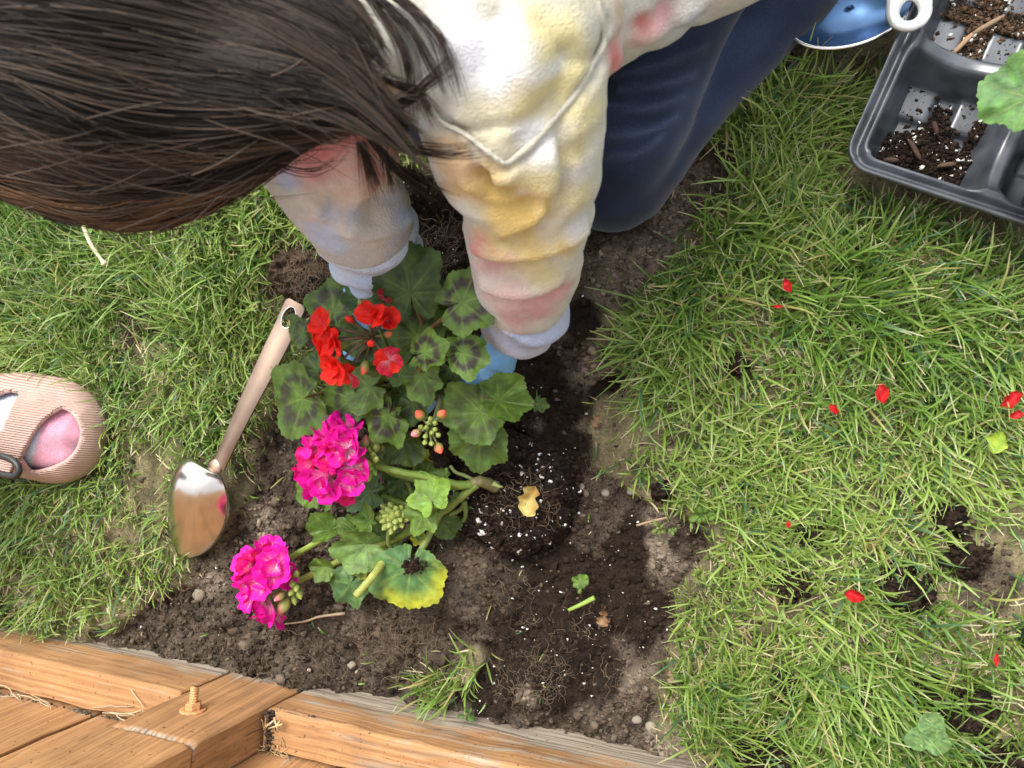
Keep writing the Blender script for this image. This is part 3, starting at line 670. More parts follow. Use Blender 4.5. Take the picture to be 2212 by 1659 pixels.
# ================================================================ PINK GERANIUM (lying on its side on the dug soil)
pb = U(1110, 1065, 0)
pink = thing('geranium', 'magenta pink geranium lying on its side with its dark root ball on the soil', 'plant', [pb[0], pb[1], 0])
ax = nrm(U(1120, 1075, .03)-U(1030, 1040, .03)); ay = np.array([-ax[1], ax[0], 0])
nb_ = 60; VB = []; 
for i in range(nb_+1):
    for j in range(nb_+1):
        a, b = (i/nb_*2-1)*1.1, (j/nb_*2-1)*1.1; q = (abs(a)**3.2+abs(b)**3.2)**(1/3.2); e_ = 1+.10*float(fbm(np.array(a*2.2), np.array(b*2.2), 4, 3))
        zz = .036*max(0., 1-(q/e_)**5)**.55+.005*float(fbm(np.array(a*7), np.array(b*7), 2, 4))*(q < 1.05) if q < e_*1.02 else -.006
        VB.append(np.array([pb[0], pb[1], 0])+nrm(ax*[1, 1, 0])*a*.056+nrm(ay)*b*.053+np.array([0, 0, zz-.004]))
obj('root_ball', mesh('root_ball', VB, [(i*(nb_+1)+j, (i+1)*(nb_+1)+j, (i+1)*(nb_+1)+j+1, i*(nb_+1)+j+1) for i in range(nb_) for j in range(nb_)], np.array([[.020, .013, .009]])*(.4+1.2*rng.random(((nb_+1)**2, 1)))), M_crumb, pink)
T = (.15, .225, .04)
nn_ = 7000; qa = rng.random((nn_, 2))*2.2-1.1; qq = (np.abs(qa[:, 0])**3.2+np.abs(qa[:, 1])**3.2)**(1/3.2); ok_ = qq < 1.08; qa, qq = qa[ok_], qq[ok_]; nn_ = len(qa)
XA = np.array([pb[0], pb[1]])+qa[:, :1]*.056*nrm(ax*[1, 1, 0])[None, :2]+qa[:, 1:]*.053*nrm(ay)[None, :2]; e_ = 1+.10*fbm(qa[:, 0]*2.2, qa[:, 1]*2.2, 4, 3)
ZA = .036*np.clip(1-(qq/e_)**5, 0, 1)**.55+.005*fbm(qa[:, 0]*7, qa[:, 1]*7, 2, 4)-.004; wht = rng.random(nn_) < .035
lumps('potting_mix', XA, ZA, .0007+.0022*rng.random(nn_)**2.6, np.where(wht[:, None], np.array([[.72, .70, .66]]), np.array([[.021, .0135, .0095]])*(.35+1.5*rng.random((nn_, 1)))), M_crumb, parent=pink, kind='stuff')
base = U(1036, 1040, .050)
stem(pink, [(1072,1052,.034),(1036,1040,.05),(1010,1052,.052)], .0058, .0045, (.20, .17, .075))
stem(pink, [(1022,1046,.052),(985,1047,.062),(930,1032,.074),(866,1020,.085),(806,1004,.088)], .0042, .0030, T, n=26)
stem(pink, [(1000,1052,.05),(950,1052,.06),(900,1038,.06),(850,1024,.062),(828,1012,.062)], .0028, .0022, (.13, .19, .03))
stem(pink, [(1030,1045,.052),(1000,1070,.05),(965,1100,.045),(949,1112,.045),(925,1160,.05),(902,1202,.055)], .0042, .0032, (.17, .23, .05), n=24)
stem(pink, [(949,1108,.042),(900,1128,.03),(860,1160,.03),(800,1150,.032),(736,1146,.035),(670,1180,.036),(619,1210,.036)], .0034, .0030, (.20, .27, .045), n=30)
stem(pink, [(905,1140,.028),(840,1170,.028),(760,1200,.024),(688,1234,.026),(640,1257,.03)], .0036, .0032, (.24, .28, .06), n=24)
stem(pink, [(830,1210,.06),(806,1244,.075),(768,1288,.085)], .0040, .0036, (.28, .31, .07))
stem(pink, [(912,1058,.05),(880,1100,.06),(868,1110,.066)], .0042, .0034, (.19, .26, .06))
stem(pink, [(826,1072,.05),(872,1088,.05),(930,1100,.045),(975,1082,.045)], .0028, .0026, T)
stem(pink, [(880,1040,.045),(893,1075,.04),(900,1100,.03)], .0022, .0022, (.15, .2, .04))
stem(pink, [(842,1135,.06),(838,1170,.05),(850,1190,.04)], .0020, .0018, (.2, .25, .06))
stem(pink, [(1004,1085,.04),(995,1100,.03),(972,1112,.028)], .0026, .0022, (.17, .22, .06))
stem(pink, [(1004,1088,.036),(1006,1115,.028),(996,1132,.02)], .0026, .0020, (.14, .2, .06))
stem(pink, [(1030,1040,.05),(1005,1028,.05),(984,1020,.05),(972,1006,.052)], .0020, .0016, (.15, .19, .06))
LP = [
 (928,1068,44,115,.078,(0,.1),dict(tone=1.9,depth=.14,lobes=5,ruff=.08,edge=1.,green=(.085,.15,.02),yellow=.0)),
 (912,1120,36,-120,.070,(-.1,-.1),dict(tone=1.25,depth=.13,lobes=5,ruff=.09,edge=.6)),
 (788,1060,50,170,.062,(-.1,.1),dict(tone=1.0,depth=.11,green=(.062,.125,.040))),
 (780,1176,56,180,.055,(.2,-.35),dict(tone=1.55,fold=.35,cup=.15,green=(.075,.13,.03),edge=.3)),
 (884,1246,80,-100,.062,(.02,-.1),dict(tone=1.3,depth=.05,ruff=.045,cup=-.06,yellow=.62,edge=.5,green=(.058,.125,.035),gap=.6,label='leaf with bright yellow margin')),
 (752,1268,46,-130,.038,(-.1,-.2),dict(tone=1.15,cup=-.05,green=(.062,.125,.040))),
 (706,1146,38,190,.042,(.1,.4),dict(tone=.95,fold=.7,ruff=.12)),
 (700,1224,30,180,.040,(0,-.3),dict(tone=1.1,fold=.4)),
 (668,1068,32,200,.040,(-.2,-.1),dict(tone=1.0,depth=.10)),
 (704,1090,14,200,.036,(0,0),dict(tone=1.0)),
 (962,1132,34,-60,.025,(.2,-.1),dict(tone=.75)),
 (912,998,24,60,.045,(0,0),dict(tone=1.2,yellow=1.,depth=.16)),
 (732,1236,28,-100,.022,(0,0),dict(tone=1.1,yellow=.9,green=(.12,.13,.03))),
 (795,1122,30,140,.068,(-.2,.3),dict(tone=1.25,fold=.5,ruff=.14)),
 (774,1230,22,-110,.045,(0,-.2),dict(tone=1.6,ruff=.14,edge=.9,yellow=.6)),
 (868,1040,36,-80,.040,(0,0),dict(tone=.65)),
 (922,1018,24,60,.052,(0,.2),dict(tone=.95,ruff=.15,depth=.13)),
 (850,1060,34,-40,.03,(0,0),dict(tone=.6)),
 (952,1046,10,40,.07,(0,0),dict(tone=1.1,ruff=.15)),(958,1024,14,120,.058,(0,0),dict(tone=.9,ruff=.2,depth=.15)),
 (760,1142,30,150,.05,(0,.3),dict(tone=.95,fold=.6,ruff=.14)),
 (745,1192,26,200,.04,(0,0),dict(tone=1.3,ruff=.14,fold=.3)),
 (840,1200,40,-150,.03,(0,0),dict(tone=.95,cup=-.1)),
 (830,1135,34,60,.035,(0,0),dict(tone=.8)),
 (812,982,40,80,.06,(-.2,0),dict(tone=.75,yellow=.5)),
 (985,1075,12,-40,.05,(0,0),dict(tone=1.5,ruff=.2)),(1008,1092,12,-20,.03,(0,0),dict(tone=.8,ruff=.2,depth=.15)),
 (905,1160,18,-60,.02,(0,0),dict(tone=1.4,yellow=1.,depth=.14)),
]
for i, (u, v, r, a, z, tl, kw) in enumerate(LP): leaf(pink, u, v, r, a, z, tl, 0., **kw)
clod = MB(); rs = np.random.default_rng(5)
for k in range(60):
    c_ = U(890+rs.normal(0, 11), 1224+rs.normal(0, 8), .066+.006*rs.random()); clod.add(*ellipsoid(c_, np.eye(3)*.0022*rs.uniform(.5, 1.2), 6, 4), np.array([.022, .013, .009])*rs.uniform(.5, 1.6))
obj('soil_clump', clod.mesh('soil_clump', False), M_crumb, None, 'small dark soil clump stuck on the yellow edged geranium leaf', 'soil clump')
def pink_head(cu, cv, cz, spec, hubp, budlist):
    for (du, dv, dz, r, nv, n, ms, sp) in spec: floret(pink, cu+du, cv+dv, cz+dz, r, nv, ms, n, sp, stalk=hubp, stalkc=(.2, .24, .06), calyx=(.22, .27, .06))
    for (u, v, z, l, d, me) in budlist: bud(pink, u, v, z, l, d, me, hubp, (.24, .28, .07))
h1 = U(806, 1002, .090)
pink_head(722, 985, .105, [
 (30,-18,.016,40,(.15,.25,.9),9,PINK,1.),(-32,-30,.010,42,(-.5,.4,.7),8,PINK+PINKR,1.),(-45,10,.006,40,(-.8,0,.5),7,PINKR,1.),(-8,2,.018,30,(-.1,0,1),8,PINKR,1.1),
 (-14,52,.012,44,(-.2,-.4,.8),9,PINK,1.),(-48,50,.0,36,(-.8,-.5,.4),7,PINKR+PINK,1.),(44,22,.010,34,(.3,-.3,.8),7,PINK,1.),(24,-58,.008,34,(.25,.8,.5),7,PINK,1.),
 (12,70,.0,32,(.1,-.8,.4),6,PINKR,1.),(34,48,.010,30,(.3,-.5,.7),6,PINK,1.),(-2,-40,.012,36,(-.1,.5,.8),7,PINK,1.)], h1,
 [(788,1003,.112,30,(-.4,-.1,.9),B_PINKB),(756,1040,.10,34,(-.6,-.5,.4),B_PINKB),(812,966,.10,22,(.3,.9,.2),B_GREEN),(806,985,.105,22,(.2,.6,.6),B_GREEN),(800,1010,.1,20,(.2,-.3,.9),B_GREEN),(796,1028,.095,22,(0,-.9,.2),B_GREEN),(784,1034,.092,22,(-.2,-.9,.1),B_GREEN),(812,992,.11,20,(.6,.2,.6),B_GREEN),(800,975,.098,20,(0,.8,.5),B_GREEN),(806,1018,.088,20,(.5,-.5,.1),B_GREEN),(790,955,.098,26,(.1,1,.1),B_PINKB)])
h2 = U(636, 1250, .042)
pink_head(572, 1250, .052, [
 (22,-22,.016,38,(.25,.2,.9),9,PINK,1.),(-28,-28,.008,38,(-.5,.5,.6),8,PINKR+PINK,1.),(-30,22,.008,42,(-.7,-.1,.6),7,PINK,1.),(-2,4,.016,34,(-.1,-.1,1),7,PINK,1.),
 (2,48,.006,38,(-.3,-.6,.6),8,PINK,1.),(12,78,-.004,30,(0,-.9,.3),6,PINK,1.),(14,-58,.004,30,(.2,.9,.3),6,PINK,1.),(-14,-52,.004,30,(-.2,.9,.3),6,PINK+PINKR,1.),(38,-8,.008,26,(.8,.1,.5),5,PINK,1.)], h2,
 [(604,1288,.062,24,(-.4,-.5,.7),B_PINKB),(612,1310,.05,34,(-.5,-.8,.2),B_PINKB),(632,1262,.062,20,(.2,0,.9),B_GREEN),(640,1270,.06,20,(.4,-.4,.7),B_GREEN),(646,1282,.054,22,(.5,-.8,.3),B_GREEN),(630,1280,.06,18,(0,-.4,.9),B_GREEN),(640,1240,.058,20,(.6,.5,.5),B_GREEN),(622,1246,.06,20,(-.2,.3,.9),B_GREEN),(626,1226,.055,18,(0,.9,.3),B_GREEN),(636,1296,.05,18,(.3,-.9,.2),B_GREEN)])
h3 = U(852, 1112, .062)
rs = np.random.default_rng(9)
for k in range(22):
    a = k*2.4; rr = 28*math.sqrt(k/22); u, v = 848+rr*math.cos(a), 1117+rr*math.sin(a); d = np.array([math.cos(a)*rr/28, -math.sin(a)*rr/28, .7])
    bud(pink, u, v, .074-.012*(rr/28)**2, 19+4*rs.random(), d, B_GREEN, h3, (.24, .3, .08))

# ================================================================ SERVING SPOON (bowl face down)
sp0 = U(636, 655, .035)
spoon = thing('serving_spoon', 'scratched steel serving spoon lying bowl down on the grass', 'spoon', [U(460,1010)[0], U(460,1010)[1], 0])
def plate(path, widths, thick, bow, nw=8):
    """strip along path (world), bowed across; returns verts, faces with thickness"""
    Pp = np.asarray(path); n = len(Pp); T_ = np.gradient(Pp, axis=0); V = []
    for i in range(n):
        t = nrm(T_[i]); s = nrm(np.cross(t, [0, 0, 1.])); nn = np.cross(s, t)
        for j in range(nw+1):
            k = j/nw*2-1; V.append(Pp[i]+s*k*widths[i]/2+nn*bow[i]*(1-k*k))
    m = len(V); V += [v-np.array([0, 0, thick]) for v in V]; w = nw+1; Fc = []
    for i in range(n-1):
        for j in range(nw):
            a = i*w+j; Fc.append((a, a+1, a+w+1, a+w)); Fc.append((m+a, m+a+w, m+a+w+1, m+a+1))
        Fc.append((i*w, (i+1)*w, m+(i+1)*w, m+i*w)); j = nw; Fc.append((i*w+j, m+i*w+j, m+(i+1)*w+j, (i+1)*w+j))
    return V, Fc
M_spoonh = mat('brown_tinted_steel', (.33, .24, .18), rough=.42, metal=1., noise=(24, .22), bump=(300, .12, .0004))  # brown tint in the steel's base colour, varied by noise
ctrl = [(640,652,.040),(612,715,.040),(575,790,.042),(535,870,.042),(500,945,.040),(470,1010,.036)]
path = spline([U(*c) for c in ctrl], 60); tt = np.linspace(0, 1, 60)
wd = np.interp(tt, [0, .03, .08, .3, .5, .8, 1], [.022, .0245, .0245, .0245, .0215, .0165, .0155])
V, Fc = plate(path, wd, .0016, .0022*np.ones(60), 16)
# hanging hole: drop the faces inside a long oval near the end
V = np.array(V); t0 = nrm(path[3]-path[0]); s0 = nrm(np.cross(t0, [0, 0, 1.])); hc = path[0]+t0*.0175
def inhole(f): q = V[list(f)].mean(0)-hc; return ((q @ t0)/.0115)**2+((q @ s0)/.0072)**2 < 1
# finer path near the end so that the hole edge is round
path2 = np.vstack([spline([U(*c) for c in ctrl], 400)[:90], spline([U(*c) for c in ctrl], 400)[92::5]]); t2 = np.concatenate([np.linspace(0, 1, 400)[:90], np.linspace(0, 1, 400)[92::5]])
V, Fc = plate(path2, np.interp(t2, [0, .012, .03, .08, .3, .5, .8, 1], [.018, .0225, .0245, .0245, .0245, .0215, .0165, .0155]), .0016, .0022*np.ones(len(path2)), 40); V = np.array(V)
Fc = [f for f in Fc if not inhole(f)]
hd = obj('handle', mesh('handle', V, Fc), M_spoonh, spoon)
hr = [hc+t0*.0115*math.cos(a)+s0*.0072*math.sin(a)+np.array([0, 0, .0012]) for a in np.linspace(0, 2*math.pi, 41)]
obj('hole_rim', mesh('hole_rim', *tube(hr, .0009, 6, caps=False)), M_steel, hd)
# bowl, convex side up
bA = U(452, 1004, .034); bB = U(390, 1200, .012); t = nrm((bB-bA)*[1, 1, 0]); s = np.array([-t[1], t[0], 0]); Lb = np.linalg.norm((bB-bA)[:2]); Wb = .074
na, nb = 40, 32; Vb = []; 
for i in range(na+1):
    k = i/na; x = Lb*k
    w = Wb/2*(.22*(1-k)**2.2+math.sin(math.pi*min(1, k**.88))**.52*1.0) if k < 1 else .0005
    dome = .024*math.sin(math.pi*min(1, k**.7*.97+.02))**.9
    rim = .030*(1-k)**1.6+.010
    for j in range(nb+1):
        q = j/nb*2-1; y = w*q
        Vb.append([*( [bA[0], bA[1]]+t[:2]*x+s[:2]*y ), rim+dome*(1-abs(q)**2.3)])
Fb = [(i*(nb+1)+j, i*(nb+1)+j+1, (i+1)*(nb+1)+j+1, (i+1)*(nb+1)+j) for i in range(na) for j in range(nb)]
bo_ = obj('bowl', mesh('bowl', Vb, Fb), mat('polished_steel', (.70, .65, .59), rough=.22, metal=1., noise=(16, .15), bump=(45, .1, .0008)), spoon); sm = bo_.modifiers.new('s', 'SOLIDIFY'); sm.thickness = .0014; sm.offset = -1
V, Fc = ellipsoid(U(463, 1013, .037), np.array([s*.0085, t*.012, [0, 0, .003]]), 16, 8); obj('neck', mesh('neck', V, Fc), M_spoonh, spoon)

# ================================================================ SCOOP and second spoon at the tray
sc_c = U(1842, -6, .052)
scoop = thing('scoop', 'hollow oval scoop with blue inside and bright metal rim in the grass by the tray', 'scoop', [sc_c[0], sc_c[1], 0])
a_ = R_(24); eL = np.array([math.cos(a_), math.sin(a_), 0]); eS = np.array([-math.sin(a_), math.cos(a_), 0]); Vs = []; nr_, nk = 14, 56
sl, ss = .055, .040
for i in range(nr_+1):
    q = .02+.98*i/nr_
    for k in range(nk):
        th = 2*math.pi*k/nk; egg = 1+.10*math.cos(th)
        Vs.append(sc_c+eL*sl*q*math.cos(th)+eS*ss*egg*q*math.sin(th)+np.array([0, 0, -.020*(1-q**2.2)]))
Fs = [(i*nk+k, (i+1)*nk+k, (i+1)*nk+(k+1) % nk, i*nk+(k+1) % nk) for i in range(nr_) for k in range(nk)]
bs = obj('bowl', mesh('scoop_bowl', Vs, Fs), mat('blue_metal', (.050, .12, .25), rough=.22, metal=.55, noise=(30, .3), bump=(30, .1, .002)), scoop); sm = bs.modifiers.new('s', 'SOLIDIFY'); sm.thickness = .0016; sm.offset = -1
obj('rim', mesh('rim', *tube([np.array(Vs[nr_*nk+k % nk]) for k in range(nk+1)], .0016, 8, caps=False)), M_steel, scoop)
V, Fc = plate(spline([sc_c+eL*.052, sc_c+eL*.12+[0, 0, .012], sc_c+eL*.22+[0, 0, .01]], 30), np.interp(np.linspace(0, 1, 30), [0, .1, .5, 1], [.016, .013, .016, .022]), .0018, .002*np.ones(30), 6); obj('handle', mesh('scoop_handle', V, Fc), M_steel, scoop)

M_pale = mat('pale_metal', (.62, .64, .60), rough=.38, metal=.35, noise=(60, .1))
hz = .074; tipc = U(1964, 22, hz); mpp = pxm(1964, 22, hz)
sp2 = thing('serving_spoon', 'pale metal spoon with a round hole in its handle end resting on the tray rim', 'spoon', [tipc[0], tipc[1], .07])
dirp = nrm((U(1975, -120, hz)-U(1967, 30, hz))*[1, 1, 0]); pr = np.array([dirp[1], -dirp[0], 0])
n1 = 44; outl = []; 
for k in range(n1):
    th = math.pi*(k/(n1-1)); outl.append((-.0165*math.cos(th), -.0155*math.sin(th)**.85))
outl += [(.0162, .03), (.013, .07), (.008, .10), (.007, .15), (-.007, .15), (-.008, .10), (-.013, .07), (-.0162, .03)]
holep = [(.0066*math.cos(a)*(1-.18*math.sin(a)), .0082*math.sin(a)) for a in np.linspace(0, 2*math.pi, 37)[:-1]]
# handle plate as rings between hole and outline plus the shaft
V = []; Fc = []; nO = 36; 
def ray_out(a):
    # outline radius from the hole centre, rounded end below and a shaft above
    c, s_ = math.cos(a), math.sin(a); best = 1
    lo = .004; 
    for r in np.linspace(.006, .05, 120):
        x, y = r*c, r*s_
        half = .0168*math.sqrt(max(0, 1-(max(0, -y-.001)/.0155)**2)) if y < 0 else .0168-.0008*(y/.02)
        if abs(x) > half or y > .020 or y < -.0165: break
        best = r
    return best
for lay, zz in ((0, 0), (1, -.003)):
    for a in np.linspace(0, 2*math.pi, nO+1)[:-1]:
        ro = ray_out(a); 
        for q in np.linspace(0, 1, 5):
            hx, hy = .0066*math.cos(a)*(1-.18*math.sin(a)), .0082*math.sin(a); x = hx*(1-q)+ro*math.cos(a)*q; y = hy*(1-q)+ro*math.sin(a)*q
            rise = .0016*math.sin(math.pi*min(1, q*1.0))*(1 if lay == 0 else 0)
            V.append(tipc+pr*x+dirp*y+np.array([0, 0, zz+rise+.03*0]))
W5 = 5; m_ = nO*W5
for k in range(nO):
    k2 = (k+1) % nO
    for q in range(4):
        Fc.append((k*W5+q, k*W5+q+1, k2*W5+q+1, k2*W5+q)); Fc.append((m_+k*W5+q, m_+k2*W5+q, m_+k2*W5+q+1, m_+k*W5+q+1))
    Fc.append((k*W5, k2*W5, m_+k2*W5, m_+k*W5)); Fc.append((k*W5+4, m_+k*W5+4, m_+k2*W5+4, k2*W5+4))
obj('handle_end', mesh('handle_end', V, Fc), M_pale, sp2)
V, Fc = plate(spline([tipc+dirp*.0195, tipc+dirp*.06, tipc+dirp*.14+[0, 0, .004]], 24), np.interp(np.linspace(0, 1, 24), [0, .4, 1], [.0325, .022, .014]), .003, .001*np.ones(24), 6); obj('handle', mesh('handle', V, Fc), M_pale, sp2)
V, Fc = ellipsoid(tipc+dirp*.18+[0, 0, -.006], np.array([dirp*.046, pr*.03, [0, 0, .012]]), 24, 12); V = np.array(V); keepv = V[:, 2] > tipc[2]-.006
obj('bowl', mesh('bowl', V, [f for f in Fc if all(keepv[list(f)])]), M_pale, sp2)
# ================================================================ NURSERY TRAY
TR = .065
to = U(1815, 352, TR); tX = nrm((U(2212, 482, TR)-to)*[1, 1, 0]); tY = np.array([-tX[1], tX[0], 0]); to = np.array([to[0], to[1], 0])
tray = thing('nursery_tray', 'black plastic nursery tray with square cells lying on the lawn', 'tray', to)
PIT, MAR, NC, NR = .106, .014, 3, 4
TW, TL = MAR*2+PIT*NC-.012, MAR*2+PIT*NR-.012
xs = np.arange(0, TW+.0001, .0018); ys = np.arange(0, TL+.0001, .0018); XX, YY = np.meshgrid(xs, ys, indexing='ij')
def cellz(X, Y):
    cx = np.clip(np.floor((X-MAR)/PIT), 0, NC-1); cy = np.clip(np.floor((Y-MAR)/PIT), 0, NR-1)
    lx = X-MAR-cx*PIT; ly = Y-MAR-cy*PIT; side = PIT-.012
    dx = np.minimum(lx, side-lx); dy = np.minimum(ly, side-ly); rr = .012
    # rounded square distance to the cell edge
    qx = np.maximum(rr-dx, 0); qy = np.maximum(rr-dy, 0); d = np.where((dx < rr) & (dy < rr), rr-np.sqrt(qx**2+qy**2), np.minimum(dx, dy))
    top = np.full(X.shape, TR-.003)
    # saddles between cells dip in their middle
    inner = (X > MAR+.004) & (X < TW-MAR-.004) & (Y > MAR+.004) & (Y < TL-MAR-.004)
    sadx = (np.sin(np.pi*np.clip(ly/side, 0, 1))**.8)*np.where((lx > side-.008) | (lx < .008), 1, 0)*((cx < NC-1) | (lx < .01))*((cx > 0) | (lx > .01))
    sady = (np.sin(np.pi*np.clip(lx/side, 0, 1))**.8)*np.where((ly > side-.008) | (ly < .008), 1, 0)*((cy < NR-1) | (ly < .01))*((cy > 0) | (ly > .01))
    top = top-.022*np.maximum(sadx, sady)*inner
    wall = np.clip(d/.011, 0, 1)
    floor = np.where((np.abs(lx-side/2) < .0075) | (np.abs(ly-side/2) < .0075), .007, .0125)
    zz = np.where(d <= 0, top, np.maximum(floor, top-(top-.0125)*wall**.85*1.0-(wall >= 1)*1.0))
    zz = np.where(wall >= 1, floor, zz)
    edge = np.minimum(np.minimum(X, TW-X), np.minimum(Y, TL-Y))
    zz = np.where(edge < .0045, TR, np.where(edge < .0105, TR-.011, np.where(d <= 0, zz, zz)))
    return zz, d, cx, cy, lx, ly, side
ZZ, DD, CX, CY, LX, LY, SIDE = cellz(XX, YY)
# round the outer corners
for _ in range(2):
    Z2 = ZZ.copy(); Z2[1:-1, 1:-1] = (ZZ[1:-1, 1:-1]*2+ZZ[2:, 1:-1]+ZZ[:-2, 1:-1]+ZZ[1:-1, 2:]+ZZ[1:-1, :-2])/6; ZZ = Z2
def roundc(X, Y, r=.022):
    cx = np.clip(X, r, TW-r); cy = np.clip(Y, r, TL-r); dx, dy = X-cx, Y-cy; l = np.sqrt(dx**2+dy**2)+1e-9
    mxx = np.maximum(np.abs(dx), np.abs(dy)); s = np.where((np.abs(dx) > 0) & (np.abs(dy) > 0), mxx/l, 1); return cx+dx*s, cy+dy*s
RX, RY = roundc(XX, YY)
zb = .010
V = to+RX[..., None]*tX+RY[..., None]*tY+(ZZ+zb*0)[..., None]*np.array([0, 0, 1.]); V = V.reshape(-1, 3)
I = np.arange(XX.size).reshape(XX.shape); Fq = np.stack([I[:-1, :-1], I[1:, :-1], I[1:, 1:], I[:-1, 1:]], -1).reshape(-1, 4)
bor = list(I[:, 0])+list(I[-1, 1:])+list(I[::-1, -1][1:])+list(I[0, ::-1][1:-1]); nb_ = len(bor)
ctr_t = to+tX*TW/2+tY*TL/2
low = V[bor]; o1 = low+[0, 0, -.006]; e_in = np.stack([np.clip((low-to) @ tX, .034, TW-.034), np.clip((low-to) @ tY, .034, TL-.034)], 1); o2 = to+e_in[:, :1]*tX+e_in[:, 1:]*tY; o2[:, 2] = .004
base_ = len(V); V = np.vstack([V, o1, o2]); F2 = []
for k in range(nb_):
    k2 = (k+1) % nb_; F2.append((bor[k2], bor[k], base_+k, base_+k2)); F2.append((base_+k2, base_+k, base_+nb_+k, base_+nb_+k2))
tme = mesh('tray_body', V, np.vstack([Fq, np.array(F2)]))
M_tray = mat('tray_plastic', (.060, .067, .078), rough=.30, spec=.7, noise=(45, .5), bump=(160, .15, .001))
obj('tray_body', tme, M_tray, tray)
# mix left in the cells: part of the tray's look, loose
def tp(x, y, z): return to+tX*x+tY*y+np.array([0, 0, z])
def cell_soil(ci, cj, n, fn, seed, dark=True):
    rs = np.random.default_rng(seed); mb = MB(); x0 = MAR+ci*PIT; y0 = MAR+cj*PIT
    Xs = []; Zs = []; Ss = []; Cs = []
    while len(Xs) < n:
        lx, ly = .012+rs.random()*(SIDE-.024), .012+rs.random()*(SIDE-.024)
        w = fn(lx/SIDE, ly/SIDE)
        if rs.random() > w: continue
        z_ = cellz(np.array([[x0+lx]]), np.array([[y0+ly]]))[0][0, 0]
        p = tp(x0+lx, y0+ly, 0); Xs.append(p[:2]); Zs.append(z_+.005*w*rs.random()); Ss.append(.0006+.0016*rs.random()**2.2); 
        if rs.random() < .05: Cs.append((.72, .70, .64))
        else: Cs.append(np.array((.020, .012, .008) if dark else (.075, .047, .028))*rs.uniform(.35, 1.7))
    lumps('potting_mix', np.array(Xs), np.array(Zs), np.array(Ss), np.array(Cs), M_crumb, parent=tray, kind='stuff')
cell_soil(0, 0, 4200, lambda x, y: max(0, min(1, 1.15*(1-sstep(.35, .62, y+.12*math.sin(9*x)))+.5*(abs(x-.5) < .08)*(y < .8)+.6*(x > .78)*(y < .75)+.02)), 3)
cell_soil(0, 1, 3200, lambda x, y: 1. if (abs(x-.5) < .09 or abs(y-.5) < .09) else (.9 if (x < .1 or y > .9 or x > .9) else .03), 4, dark=False)
cell_soil(1, 1, 700, lambda x, y: 1. if (abs(x-.5) < .09 or abs(y-.5) < .09) else .05, 6, dark=False)
for k, (x, y, a, l, c) in enumerate([(.052, .044, -.7, .020, (.07, .035, .022)), (.038, .030, .3, .012, (.07, .04, .026)), (.080, .040, .5, .014, (.09, .055, .032)), (.060, .066, 2.2, .012, (.05, .02, .015)), (.052, .138, 1.2, .026, (.30, .19, .11)), (.064, .158, .9, .028, (.22, .15, .09))]):
    d_ = tX*math.cos(a)+tY*math.sin(a); c_ = tp(x, y, .021); bk = obj('bark_chip', mesh('bark_chip', *tube([c_-d_*l/2, c_-d_*l/4+[0, 0, .001], c_+d_*l/4, c_+d_*l/2], [.0012, .002, .0022, .001], 6, flat=.6)), mat('bark_%d' % k, c, rough=.9, bump=(500, .5, .001)), None,
        ['thin brown bark chip on the mix in the corner cell','short crooked bark bit beside the cell wall in the tray','pale twig bit at the far wall of the corner cell','dark bark flake between the pads of the corner cell','tan wood splinter along the cross groove of a tray cell','longer fibrous splinter over the cross groove of a tray cell'][k], 'bark chip')
# potted geranium in the next cell
pc = tp(MAR+PIT*1+SIDE/2+.006, MAR+SIDE/2-.008, 0)
pg = thing('potted_geranium', 'young geranium in a black square pot standing in the tray', 'potted plant', [pc[0], pc[1], .012])
def sqring(h, z, r, n=40):
    out = []
    for k in range(n):
        a = 2*math.pi*k/n; c, s_ = math.cos(a), math.sin(a); q = 1/((abs(c)**6+abs(s_)**6)**(1/6)); out.append(pc+tX*h*q*c+tY*h*q*s_+np.array([0, 0, z]))
    return out
V = []; Fc = []; prof = [(.028, .013), (.040, .078), (.044, .080), (.044, .085), (.0405, .086), (.0395, .083), (.036, .050)]
for h, z in prof: V += sqring(h, z, 0)
for i in range(len(prof)-1):
    for k in range(40): Fc.append((i*40+k, i*40+(k+1) % 40, (i+1)*40+(k+1) % 40, (i+1)*40+k))
obj('pot', mesh('pot', V, Fc), M_tray, pg)
g_ = np.linspace(-1, 1, 30); V = [pc+tX*.037*a+tY*.037*b+np.array([0, 0, .070+.004*float(vn(np.array(a*6), np.array(b*6), 2))]) for a in g_ for b in g_]
obj('potting_mix', mesh('potting_mix', V, [(i*30+j, (i+1)*30+j, (i+1)*30+j+1, i*30+j+1) for i in range(29) for j in range(29)], np.array([[.02, .013, .009]])*(.5+rng.random((900, 1)))), M_crumb, pg)
for (u, v, r, a, z, tl, tn) in [(2204,205,78,150,.125,(-.3,.0),1.35),(2290,150,70,60,.13,(.1,.2),1.2),(2330,300,60,-30,.12,(.2,-.2),1.2),(2270,330,46,-90,.115,(0,-.2),1.1)]:
    leaf(pg, u, v, r, a, z, tl, 0., tone=tn, ruff=.06, cup=.06, stalk=pc+[0, 0, .07], green=(.062, .14, .03))

